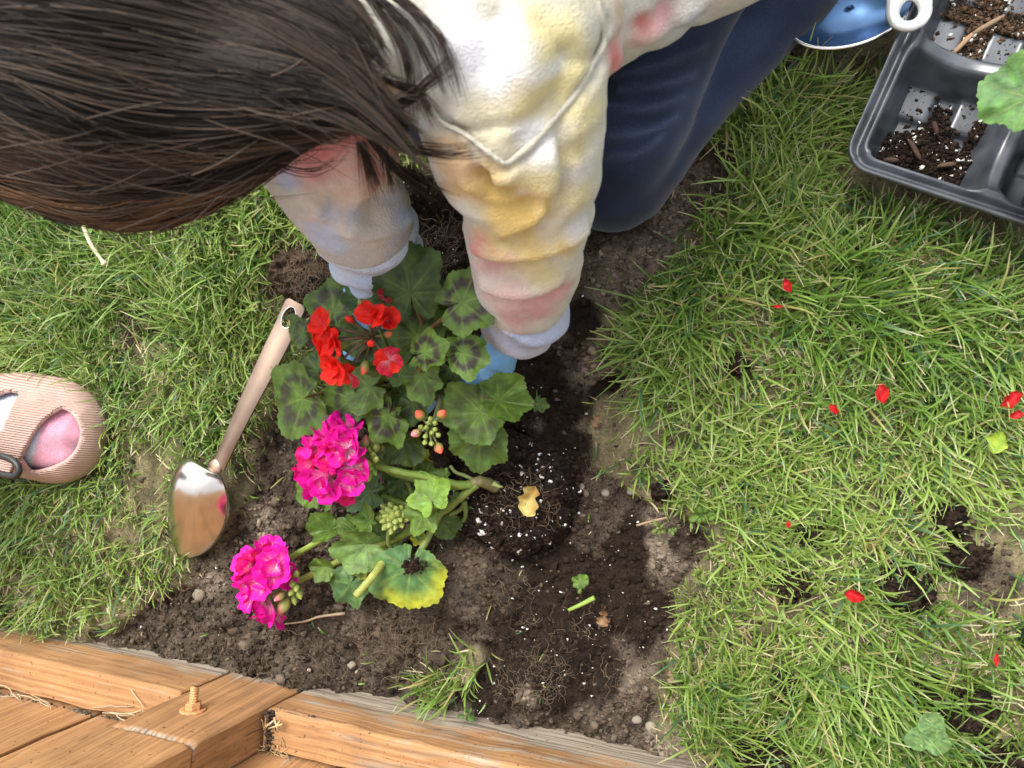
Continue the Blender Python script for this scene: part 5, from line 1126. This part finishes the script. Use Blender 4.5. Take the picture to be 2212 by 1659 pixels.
# ---- jeans
jm = MB()
jm.add(*tubes(th, 34, 28)); jm.add(*ellipsoid(U(1320, 400, .045), np.array([[.046, 0, 0], [0, .042, 0], [0, 0, .046]]), 20, 14))
jm.add(*tube(spline(shin, 16), np.linspace(.046, .036, 16), 20))
th2 = [np.array([*(s_[:3]+[-.16, .06, 0]), s_[3]]) for s_ in th[1:]]; jm.add(*tubes([th[0]]+th2, 30, 24)); jm.add(*tube(spline([np.array(p)+[-.16, .06, 0] for p in shin], 12), np.linspace(.046, .036, 12), 18))
m_ = remesh(jm.V, jm.F, .005, 5); Vj = vco(m_); Nj = vno(m_); VG = Vj
dsp = .0012*fbm(Vj[:, 0]*25, Vj[:, 1]*25, 2, 3); wr = np.zeros(len(Vj))
for pts in [[(1320,240),(1400,235),(1490,215)],[(1330,170),(1430,150),(1530,105)],[(1320,300),(1400,290),(1465,265)],[(1340,200),(1440,185),(1510,165)],[(1320,345),(1380,340),(1440,300)]]:
    P3 = spline(np.array([near_pt(*p) for p in pts]), 12); dd_ = polyline_d(Vj, list(P3)); dsp += (.0014+.0009*vn(Vj[:, 0]*60, Vj[:, 1]*60, 2))*np.exp(-(dd_/.004)**2)-.0008*np.exp(-((dd_-.009)/.005)**2); wr = np.maximum(wr, np.exp(-(dd_/.003)**2))
g = .5+.5*np.clip(fbm(Vj[:, 0]*30, Vj[:, 1]*30+Vj[:, 2]*30, 4, 3), -1, 1)
cj = mix((.010, .017, .042), (.020, .034, .075), g); cj = mix(cj, (.06, .085, .16), wr*.55); st_ = sstep(.06, .0, Vj[:, 2]+.03*fbm(Vj[:, 0]*40, Vj[:, 1]*40, 1, 3))*(.5+.5*vn(Vj[:, 0]*120, Vj[:, 1]*120, 4)); cj = mix(cj, (.06, .045, .03), np.clip(st_, 0, 1)*.8); cj *= (1+.35*fbm(Vj[:, 0]*14, Vj[:, 1]*14+Vj[:, 2]*20, 6, 3))[:, None]
setco(m_, Vj+Nj*dsp[:, None]); setcol(m_, cj); obj('jeans', m_, M_denim, pers)
# shoe behind the knee
sm_ = MB(); fdir = nrm(foot-knee)*[1, 1, 0]; fdir = nrm(fdir); fside = np.array([-fdir[1], fdir[0], 0])
sm_.add(*ellipsoid(foot+fdir*.01+[0, 0, -.004], np.array([fdir*.065, fside*.030, [0, 0, .026]]), 20, 12)); sm_.add(*ellipsoid(foot+fdir*.05+[0, 0, -.010], np.array([fdir*.05, fside*.034, [0, 0, .02]]), 20, 12))
m_ = remesh(sm_.V, sm_.F, .004, 3); obj('shoe', m_, mat('grey_shoe', (.12, .125, .14), rough=.6, bump=(300, .3, .001)), pers)
# ---- gloves: wrist, palm, four fingers and a thumb closing on the root ball
def glove(wrist, stations, ctr, side):
    g = MB(); W_ = stations[-1]; g.add(*tubes(stations, 20, 20))
    wr_ = W_[:3]; to_c = nrm((ctr-wr_)); up_ = np.array([0, 0, 1.]); lat = nrm(np.cross(to_c, up_)*side)
    palm = wr_+to_c*.026; g.add(*ellipsoid(palm, np.array([to_c*.036, lat*.013, np.cross(lat, to_c)*.030]), 18, 12))
    vz = np.cross(lat, to_c); vz = vz*np.sign(vz[2])
    for i, (h, L_) in enumerate([(-.021, .050), (-.007, .058), (.007, .060), (.020, .052)]):
        b = palm+to_c*.024+vz*h; inw = nrm(ctr-palm); k1 = b+to_c*L_*.40-lat*.004; k2 = k1+(to_c*.75+np.cross(to_c, vz)*.0-lat*.45)*L_*.32; k3 = k2+(to_c*.35-lat*.8)*L_*.28
        g.add(*tube(spline([b-to_c*.012, b, k1, k2, k3], 16), np.concatenate([np.full(8, .0088), np.linspace(.0086, .0068, 8)]), 12)); g.add(*ellipsoid(k3, np.eye(3)*.0068, 10, 8))
    b = palm-to_c*.006+vz*.024; k1 = b+vz*.018+to_c*.012-lat*.006; k2 = k1+to_c*.020-lat*.012; k3 = k2+to_c*.014-lat*.010
    g.add(*tube(spline([b-vz*.012, b, k1, k2, k3], 14), np.linspace(.0105, .0075, 14), 12)); g.add(*ellipsoid(k3, np.eye(3)*.0075, 10, 8))
    m_ = remesh(g.V, g.F, .0021, 4); Vg = vco(m_); Ng = vno(m_); dW = np.linalg.norm(Vg-wr_, axis=1); ax_ = nrm(stations[-1][:3]-stations[0][:3]); t_ = (Vg-stations[0][:3]) @ ax_
    ds = np.exp(-(dW/.035)**2)*(.0028*np.sin(t_*430+5*fbm(Vg[:, 0]*40, Vg[:, 1]*40, 2, 2)))+.0006*fbm(Vg[:, 0]*90, Vg[:, 1]*90+Vg[:, 2]*90, 3, 2)
    setco(m_, Vg+Ng*ds[:, None]); obj('glove', m_, M_glove, pers)
glove(None, [st(1044,726,1126,732,.110), st(1022,776,1112,780,.102), st(984,818,1080,826,.086)], np.array([rb[0]+.02, rb[1]-.012, -.03]), 1)
glove(None, [st(742,618,868,586,.124), st(758,655,872,630,.106), st(780,700,872,690,.084)], np.array([rb[0]-.03, rb[1]+.035, -.03]), -1)
# ---- hair: a cap over the skull and long strands swept to one side
hp = MB(); hp.add(*ellipsoid(HC, np.array([[.090, .012, 0], [-.012, .083, 0], [0, 0, .086]]), 48, 32)); hp.V = [tuple(np.array(v)) for v in hp.V]
Vh = np.array(hp.V); keep_ = Vh[:, 2] > HC[2]-.045
hmat = mat('hair_base', (.016, .010, .007), rough=.5, bump=(120, .5, .003))
hair = obj('hair', mesh('hair', Vh, [f for f in hp.F if all(keep_[list(f)])]), hmat, pers)
HA = np.array([[.090, .012, 0], [-.012, .083, 0], [0, 0, .086]]); HAi = np.linalg.inv(HA)
def on_head(u, v, zfall, lift):
    """strand point: where the sight line meets the head, else at the given height"""
    w = RC @ np.array([(u-IW/2)/F, -(v-IH/2)/F, -1.]); o_ = (CC-HC) @ HAi; d_ = w @ HAi; a = d_ @ d_; b = 2*o_ @ d_; c = o_ @ o_-(1+lift)**2; D = b*b-4*a*c
    if D > 0:
        p = CC+w*((-b-math.sqrt(D))/(2*a)); 
        if p[2] > zfall: return p
    return CC+w*((zfall-CAM_H)/w[2])
GU = [ # guide strands, photo points with a fall-back height
 [(-260,-160,.38),(0,-190,.38),(300,-190,.40),(560,-120,.39),(700,-50,.38),(780,20,.375),(820,80,.37),(850,140,.365)],
 [(-280,-60,.38),(0,-90,.38),(300,-80,.40),(540,-20,.39),(690,50,.38),(780,120,.372),(830,185,.365),(870,240,.36)],
 [(-280,20,.38),(0,20,.38),(280,60,.40),(540,110,.39),(700,150,.375),(800,205,.365),(860,255,.358),(920,295,.352)],
 [(-260,110,.37),(0,130,.37),(250,190,.39),(500,220,.385),(690,222,.37),(790,238,.36),(860,262,.352),(930,288,.345)],
 [(-240,190,.36),(0,230,.36),(220,300,.37),(460,300,.37),(650,258,.36),(750,246,.352),(820,256,.345),(870,280,.338)],
 [(-200,280,.35),(0,320,.35),(190,390,.35),(400,375,.35),(590,312,.348),(710,266,.342),(800,256,.338),(860,270,.332)],
 [(-150,350,.33),(20,395,.335),(190,462,.335),(380,448,.335),(520,388,.335),(610,330,.333),(700,280,.33),(790,262,.328)],
 [(-120,380,.31),(60,425,.32),(220,480,.32),(350,478,.32),(470,425,.32),(570,362,.322),(650,312,.322),(740,275,.322)],
]
GUa = [spline(np.array(g, float), 26) for g in GU]; ng = len(GUa)
mbV = []; mbF = []; mbC = []; rs = np.random.default_rng(12); off = 0
def hair_strand(G, n_, a0, a1, lift, r0, c, wob):
    global off
    tt_ = np.linspace(a0, a1, n_)*25; ii = np.minimum(tt_.astype(int), 24); ff = (tt_-ii)[:, None]; Q = G[ii]*(1-ff)+G[ii+1]*ff; Q = Q+wob
    P3 = np.array([on_head(q[0], q[1], q[2], lift) for q in Q])
    for _ in range(3): P3[1:-1] = (P3[:-2]+2*P3[1:-1]+P3[2:])/4
    Vv, Ff = tube(P3, r0*np.concatenate([np.ones(n_-7), np.linspace(1, .12, 7)]), 3, False)
    mbV.extend(Vv); mbF.extend([tuple(k+off for k in f) for f in Ff]); mbC.extend([c]*len(Vv)); off += len(Vv)
def guide(g):
    g = float(np.clip(g, 0, ng-1.001)); i0 = int(g); return GUa[i0]*(1-g+i0)+GUa[i0+1]*(g-i0)
nC = 95
for ci in range(nC):
    gc = (ci+rs.random())/nC*(ng-1); n_ = 22; e = np.linspace(0, 1, n_); wav = rs.normal(0, 20); w1 = rs.uniform(3, 7); p1 = rs.random()*6.28; a1c = .60+.40*rs.random()**.7; liftc = .004+.10*rs.random()**1.3; flyc = rs.normal(0, 30 if rs.random() < .4 else 8)*(1 if gc < 3.5 else .45); tone_c = rs.random()**1.8; shift = rs.normal(0, .35)
    red_ = float(sstep(3.4, 5.4, gc))*(.75 if gc < 6.3 else .25)  # lower clumps coloured orange brown to paint in the backlight
    cc0 = mix(mix((.007, .005, .0038), (.050, .034, .023), tone_c), mix((.014, .007, .0035), (.13, .056, .019), rs.random()**1.2), red_*.85)
    for k in range(46):
        conv = rs.normal(0, .16)*(1-.75*e[-1]); G = guide(gc+rs.normal(0, .11)); G2 = guide(gc+shift); m_ = (np.linspace(0, 1, 26)**1.5)[:, None]; G = G*(1-.65*m_)+G2*.65*m_
        wob = np.stack([.5*wav*np.sin(w1*e+p1), wav*np.sin(w1*e+p1+rs.normal(0, .25))+flyc*e**2.5+rs.normal(0, 5)*np.sin(8*e+rs.random()*6), np.zeros(n_)], 1)
        hair_strand(G, n_, max(0, rs.normal(0, .06)), min(1, a1c+rs.normal(0, .05)), max(.002, (liftc+rs.normal(0, .012))*(1 if gc < 4 else .35)), .00022+.0004*rs.random()**1.5, cc0*rs.uniform(.45, 1.7), wob)
for k in range(260):                                                     # stray hairs across the lay
    g0 = rs.random()*(ng-1); e = np.linspace(0, 1, 22); dr = rs.normal(0, 90); wob = np.stack([np.zeros(22), dr*(e-.4)+rs.normal(0, 25)*np.sin(4*e+rs.random()*6), np.zeros(22)], 1); a0 = rs.random()*.6
    hair_strand(guide(g0), 22, a0, min(1, a0+.2+.4*rs.random()), .06+.10*rs.random(), .00022+.0002*rs.random(), mix((.02, .015, .012), (.12, .085, .06), rs.random()), wob)
# loose wisps at the ends, lying over the sweatshirt
_pu, _pv = proj(VG2); _up = VG2[:, 2] > .12
def shirt_top(u, v):
    w = ((_pu-u)**2+(_pv-v)**2 < 144) & _up; return VG2[w][:, 2].max() if w.any() else 0.
WISP = [[(840,-20,.35),(900,30,.34),(950,90,.33),(975,160,.32),(988,215,.315)],[(780,-30,.35),(830,40,.34),(870,110,.33),(885,190,.32),(886,270,.31)],[(820,0,.35),(885,60,.34),(930,140,.33),(960,200,.32)],[(700,250,.36),(800,290,.33),(900,322,.315),(980,330,.31),(1045,318,.31)],[(800,300,.32),(850,360,.30),(890,390,.28),(935,420,.26),(970,440,.24)],[(560,330,.34),(620,362,.32),(680,368,.31),(720,345,.30),(755,300,.31)],[(780,310,.32),(800,370,.30),(815,420,.28)],[(830,170,.35),(900,200,.34),(940,260,.33)],[(760,250,.35),(860,225,.34),(930,170,.33),(985,120,.33)],[(830,330,.31),(850,420,.29)],[(100,470,.31),(190,500,.30)]]
for Wp in WISP:
    for k in range(42 if Wp[0][0] > 690 else 10):
        G = spline(np.array(Wp, float), 16); e_ = np.linspace(0, 1, 16); G[:, 0] += rs.normal(0, 9)*(.5+e_*.3)+rs.normal(0, 11)*e_; G[:, 1] += rs.normal(0, 9)*(.5+e_*.3)+rs.normal(0, 11)*e_; L_ = int(rs.integers(12, 17))
        G[:, 2] = [max(q[2], shirt_top(q[0], q[1])+.006+.006*rs.random()) for q in G]; P3 = np.array([U(*q) for q in G[:L_]]); Vv, Ff = tube(P3, (.0003+.00025*rs.random())*np.linspace(1, .2, L_), 3, False); mbV += Vv; mbF += [tuple(q+off for q in f) for f in Ff]; mbC += [mix((.010, .0075, .006), (.05, .032, .024), rs.random())]*len(Vv); off += len(Vv)
obj('strands', mesh('strands', np.array(mbV), np.array(mbF), np.array(mbC)), M_hair, hair)

# ================================================================ FOOT IN A CLOG at the left
cz = .045
foot_p = thing('person', 'foot in a pink and pale blue sock wearing a ribbed pink clog on the lawn', 'person', U(60, 920, 0))
O = U(243, 950, .0); Lx = nrm((U(-150, 868, 0)-O)*[1, 1, 0]); Ly = np.array([-Lx[1], Lx[0], 0])   # Lx from toe to heel; Ly towards image down
if (U(100, 1040, 0)-O) @ Ly < 0: Ly = -Ly
CL = .235
def half(s):   # half width along the length, s in metres from the toe
    return .0565*np.clip(1-(1-np.clip(s/.075, 0, 1))**2.3, 0, 1)**.5*(1-.16*sstep(.10, .17, s))*np.clip(1-np.clip((s-CL+.05)/.05, 0, 1)**2.4, .0, 1)**.5
def top(s, q):  # height of the upper
    hgt = (.028+.026*sstep(.0, .13, s))*min(1., max(0., s)/.016)**.5; return .014+hgt*(1-abs(q)**2.6)**.65
na, nb = 110, 64
def upper(ds, dh, hw=0.): 
    V = []
    for i in range(na+1):
        s = CL*(i/na)**1.15*.999+.0003
        for j in range(nb+1):
            q = math.sin((j/nb*2-1)*math.pi/2); y = q*max(0., half(s)-hw); V.append(O+Lx*(s+ds*(1-2*i/na))+Ly*y+np.array([0, 0, top(s, q)+dh]))
    return np.array(V)
Vu = upper(0, 0); Fu = [(i*(nb+1)+j, i*(nb+1)+j+1, (i+1)*(nb+1)+j+1, (i+1)*(nb+1)+j) for i in range(na) for j in range(nb)]
zk = lambda a, b: (a*.1819, 768+b*.1819)
H1 = np.array([zk(*p) for p in [(235,1215),(300,1080),(400,900),(500,770),(600,685),(700,628),(760,612),(850,650),(930,740),(985,860),(985,1000),(930,1130),(820,1250),(660,1330),(500,1378),(390,1385),(320,1340)]])
H2 = np.array([zk(*p) for p in [(-260,640),(-150,520),(0,455),(90,422),(190,420),(262,455),(255,500),(200,600),(130,740),(70,880),(0,990),(-120,1130),(-300,1000)]])
pu, pv = proj(Vu); s1 = sdf_poly(pu, pv, H1); s2 = sdf_poly(pu, pv, H2); ank = np.linalg.norm(Vu[:, :2]-(O+Lx*.165)[:2], axis=1) < .040
bad = (s1 > 0) | (s2 > 0) | ank; Fk = [f for f in Fu if not all(bad[list(f)])]
# snap the ragged hole edges onto the outline
for it in range(1):
    for Hs, sdv in ((H1, s1), (H2, s2)):
        idx = np.where((sdv > 0) & (sdv < 9))[0]
Vs_ = []
def rib_mat(name, c):
    m = mat(name, c, rough=.55, spec=.35, noise=(60, .10)); t_ = m.node_tree; N = t_.nodes; L = t_.links
    tc = N.new('ShaderNodeTexCoord'); mp = N.new('ShaderNodeMapping'); mp.inputs['Rotation'].default_value = (0, 0, -math.atan2(Lx[1], Lx[0])); L.new(tc.outputs['Object'], mp.inputs[0])
    w = N.new('ShaderNodeTexWave'); w.wave_type = 'BANDS'; w.bands_direction = 'Y'; w.inputs['Scale'].default_value = 120; w.inputs['Distortion'].default_value = 1.5; w.inputs['Detail'].default_value = 1; w.inputs['Detail Scale'].default_value = .2; L.new(mp.outputs[0], w.inputs['Vector'])
    b = N.new('ShaderNodeBump'); b.inputs['Strength'].default_value = .8; b.inputs['Distance'].default_value = .0014; L.new(w.outputs[0], b.inputs['Height']); L.new(b.outputs[0], N['Principled BSDF'].inputs['Normal'])
    return m
M_clog = rib_mat('ribbed_pink_foam', (.45, .30, .25))
Vb2 = upper(0, 0)
clog = obj('clog', mesh('clog', Vu, Fk), M_clog, foot_p); so = clog.modifiers.new('s', 'SOLIDIFY'); so.thickness = .004; so.offset = -1
def lip(Hs, r, zoff=.0005, name='opening_edge'):
    pts = np.vstack([Hs, Hs[:1]]); pts = spline(pts, 120); P3 = []
    for (u, v) in pts:
        d_ = (pu-u)**2+(pv-v)**2; k_ = np.argsort(d_)[:4]; w_ = 1/(d_[k_]+1); P3.append((Vu[k_]*w_[:, None]).sum(0)/w_.sum()+[0, 0, zoff])
    P3 = np.array(P3); 
    for _ in range(4): P3[1:-1] = (P3[:-2]+2*P3[1:-1]+P3[2:])/4
    o = obj(name, mesh(name, *tube(P3, r, 8)), M_clog2, clog); return P3
M_clog2 = mat('smooth_pink_foam', (.48, .30, .26), rough=.5, noise=(50, .1))
lip(H1, .0030); lip(H2, .0026)
# sole: a thick band round the upper
ssol = []; ks = np.concatenate([np.linspace(.0006, CL-.0006, 70)])
outl_ = [O+Lx*s+Ly*(half(s)+.002) for s in ks]+[O+Lx*s-Ly*(half(s)+.002) for s in ks[::-1]]
mbz = MB(); n_o = len(outl_); Vz = []
prof_ = [(.97, .000), (1.0, .006), (1.015, .014), (1.0, .022), (.965, .026)]; cc_ = O+Lx*CL*.5
for (k_, z_) in prof_:
    for p in outl_: Vz.append(cc_+(p-cc_)*[k_, k_, 1]+np.array([0, 0, z_]))
Fz = [(i*n_o+k, i*n_o+(k+1) % n_o, (i+1)*n_o+(k+1) % n_o, (i+1)*n_o+k) for i in range(len(prof_)-1) for k in range(n_o)]+[tuple(range(n_o))[::-1]]
obj('sole', mesh('sole', Vz, Fz), M_clog, clog)
# strap buckle: black rounded ring
bc_ = [zk(*p) for p in [(-90,1200),(0,1188),(90,1215),(160,1250),(215,1310),(222,1380),(180,1428),(100,1425),(0,1405),(-100,1390)]]
bp_ = [U(u, v, .070) for (u, v) in bc_]; bp_ = spline(np.vstack([bp_, bp_[:1]]), 50); obj('buckle', mesh('buckle', *tube(bp_, .0036, 10)), mat('black_buckle', (.018, .018, .018), rough=.45), clog)
V, Fc = tube(spline([U(*zk(-100, 1290), .068), U(*zk(40, 1300), .069), U(*zk(150, 1345), .067)], 12), .0085, 12, flat=.35); obj('strap', mesh('strap', V, Fc), M_clog, clog)
# sock and foot inside
Vk = []; Ck = []
for i in range(na+1):
    s = .010+(CL-.026)*(i/na)
    for j in range(nb+1):
        q = math.sin((j/nb*2-1)*math.pi/2); y = q*(half(s)-.008)*.98; toes = .0022*math.cos(q*7+.5)*(1-sstep(.03, .06, s)); P_ = O+Lx*s+Ly*y+np.array([0, 0, max(.010, top(s, q*.96)-.0045+toes-.010*(1-sstep(.010, .030, s)))]); Vk.append(P_)
Vk = np.array(Vk); ku, kv = proj(Vk); dsk = sdf_poly(ku, kv, np.array([zk(*p) for p in [(525,780),(480,900),(440,1050),(400,1200),(385,1400),(900,1500),(1200,1200),(1200,600),(800,500)]]))
gk = fbm(Vk[:, 0]*260, Vk[:, 1]*260, 3, 3); Ck = mix((.48, .55, .64), (.60, .28, .37), sstep(-2, 2, dsk+2*gk)); Ck = mix(Ck, (.30, .24, .26), sstep(.35, .9, gk+.6*fbm(Vk[:, 0]*60, Vk[:, 1]*60, 2, 2))*.45*sstep(-2, 2, dsk)); dpk = blobs(ku, kv, [(0,890,16),(-40,900,20)]); Ck = mix(Ck, (.72, .35, .45), dpk)
M_sock = mat('sock_knit', attr=True, rough=.95, spec=.1, sheen=.3, noise=(800, .18), bump=(900, .8, .0012))
obj('sock', mesh('sock', Vk, Fu, Ck), M_sock, foot_p)
ank_ = O+Lx*.165; obj('leg', mesh('leg', *tube(spline([ank_+[0, 0, .02], ank_+Lx*.012+[0, 0, .09], ank_+Lx*.02+[0, 0, .22], ank_+Lx*.03+[0, 0, .36]], 20), np.linspace(.033, .046, 20), 20)), mat('grey_leggings', (.12, .12, .14), rough=.9), foot_p)

# ================================================================ GREY SHOE at the right edge
go = U(2196, 1366, 0); gd = nrm(np.array([1, -.12, 0])); gs = np.array([.12, 1, 0]); gs = nrm(gs)
gsh = thing('shoe', 'dark grey shoe toe reaching onto the lawn beside a bare patch', 'shoe', go)
mb = MB(); mb.add(*ellipsoid(go+gd*.06+[0, 0, .022], np.array([gd*.058, gs*.040, [0, 0, .030]]), 24, 14)); mb.add(*ellipsoid(go+gd*.15+[0, 0, .03], np.array([gd*.10, gs*.038, [0, 0, .042]]), 24, 14)); mb.add(*tube([go+gd*.18+[0, 0, .04], go+gd*.2+[0, 0, .10]], [.04, .036], 20))
m_ = remesh(mb.V, mb.F, .004, 4); obj('shoe_upper', m_, mat('dark_grey_knit', (.030, .031, .036), rough=.8, bump=(500, .4, .001)), gsh)
outl_ = [go+gd*(.125+.125*math.cos(a))+gs*.042*math.sin(a)*(1+.1*math.cos(a)) for a in np.linspace(0, 2*math.pi, 49)[:-1]]; Vz = [p+np.array([0, 0, z_]) for z_ in (.0, .016, .018) for p in outl_]; Fz = [(i*48+k, i*48+(k+1) % 48, (i+1)*48+(k+1) % 48, (i+1)*48+k) for i in range(2) for k in range(48)]
obj('shoe_sole', mesh('shoe_sole', Vz, Fz+[tuple(range(96, 144))]), mat('dark_rubber', (.02, .02, .022), rough=.7), gsh)

# ================================================================ GRASS (last)
def shorten(X):
    d = X-to[:2]; lx, ly = d @ tX[:2], d @ tY[:2]; g = np.maximum(np.maximum(-lx, lx-TW), np.maximum(-ly, ly-TL)); return .38+.62*sstep(-.005, .055, g)
_gz = ground_z
COVER = []
def under(X):
    """blades do not grow through the tray, the clog or the shoe"""
    d = X-to[:2]; lx, ly = d @ tX[:2], d @ tY[:2]; a = (lx > .004) & (lx < TW) & (ly > .004) & (ly < TL)
    d = X-O[:2]; s, y = d @ Lx[:2], d @ Ly[:2]; b = (s > -.002) & (s < CL) & (np.abs(y) < half(np.clip(s, 0, CL))+.002)
    d = X-sc_c[:2]; c = ((d @ eL[:2])/.075)**2+((d @ eS[:2])/.055)**2 < 1
    d = X-go[:2]; e = (d @ gd[:2] > 0) & (np.abs(d @ gs[:2]) < .042)
    d = X-bA[:2]; f = (d @ t[:2] > 0) & (d @ t[:2] < Lb) & (np.abs(d @ s_sp[:2]) < .036)
    u_, v_ = proj(np.column_stack([X, np.zeros(len(X))])); h = sdf_poly(u_, v_, np.array([(1240,470),(1400,420),(1480,320),(1620,60),(1640,-60),(1300,-200),(1100,300)], float)) > 0
    return a | b | c | e | f | h
t = nrm((bB-bA)*[1, 1, 0]); s_sp = np.array([-t[1], t[0], 0])
_garden = garden
def garden(X, d=.004): return _garden(X, d) & ~under(X)
grass_layer('straw_thatch', 80000, 'dry straw and clippings between the grass blades', .012, .040, .0008, .0018, .55, straw=True)
grass_layer('lawn_grass', 150000, 'green lawn grass around the dug bed', .020, .068, .0011, .0025, .95)
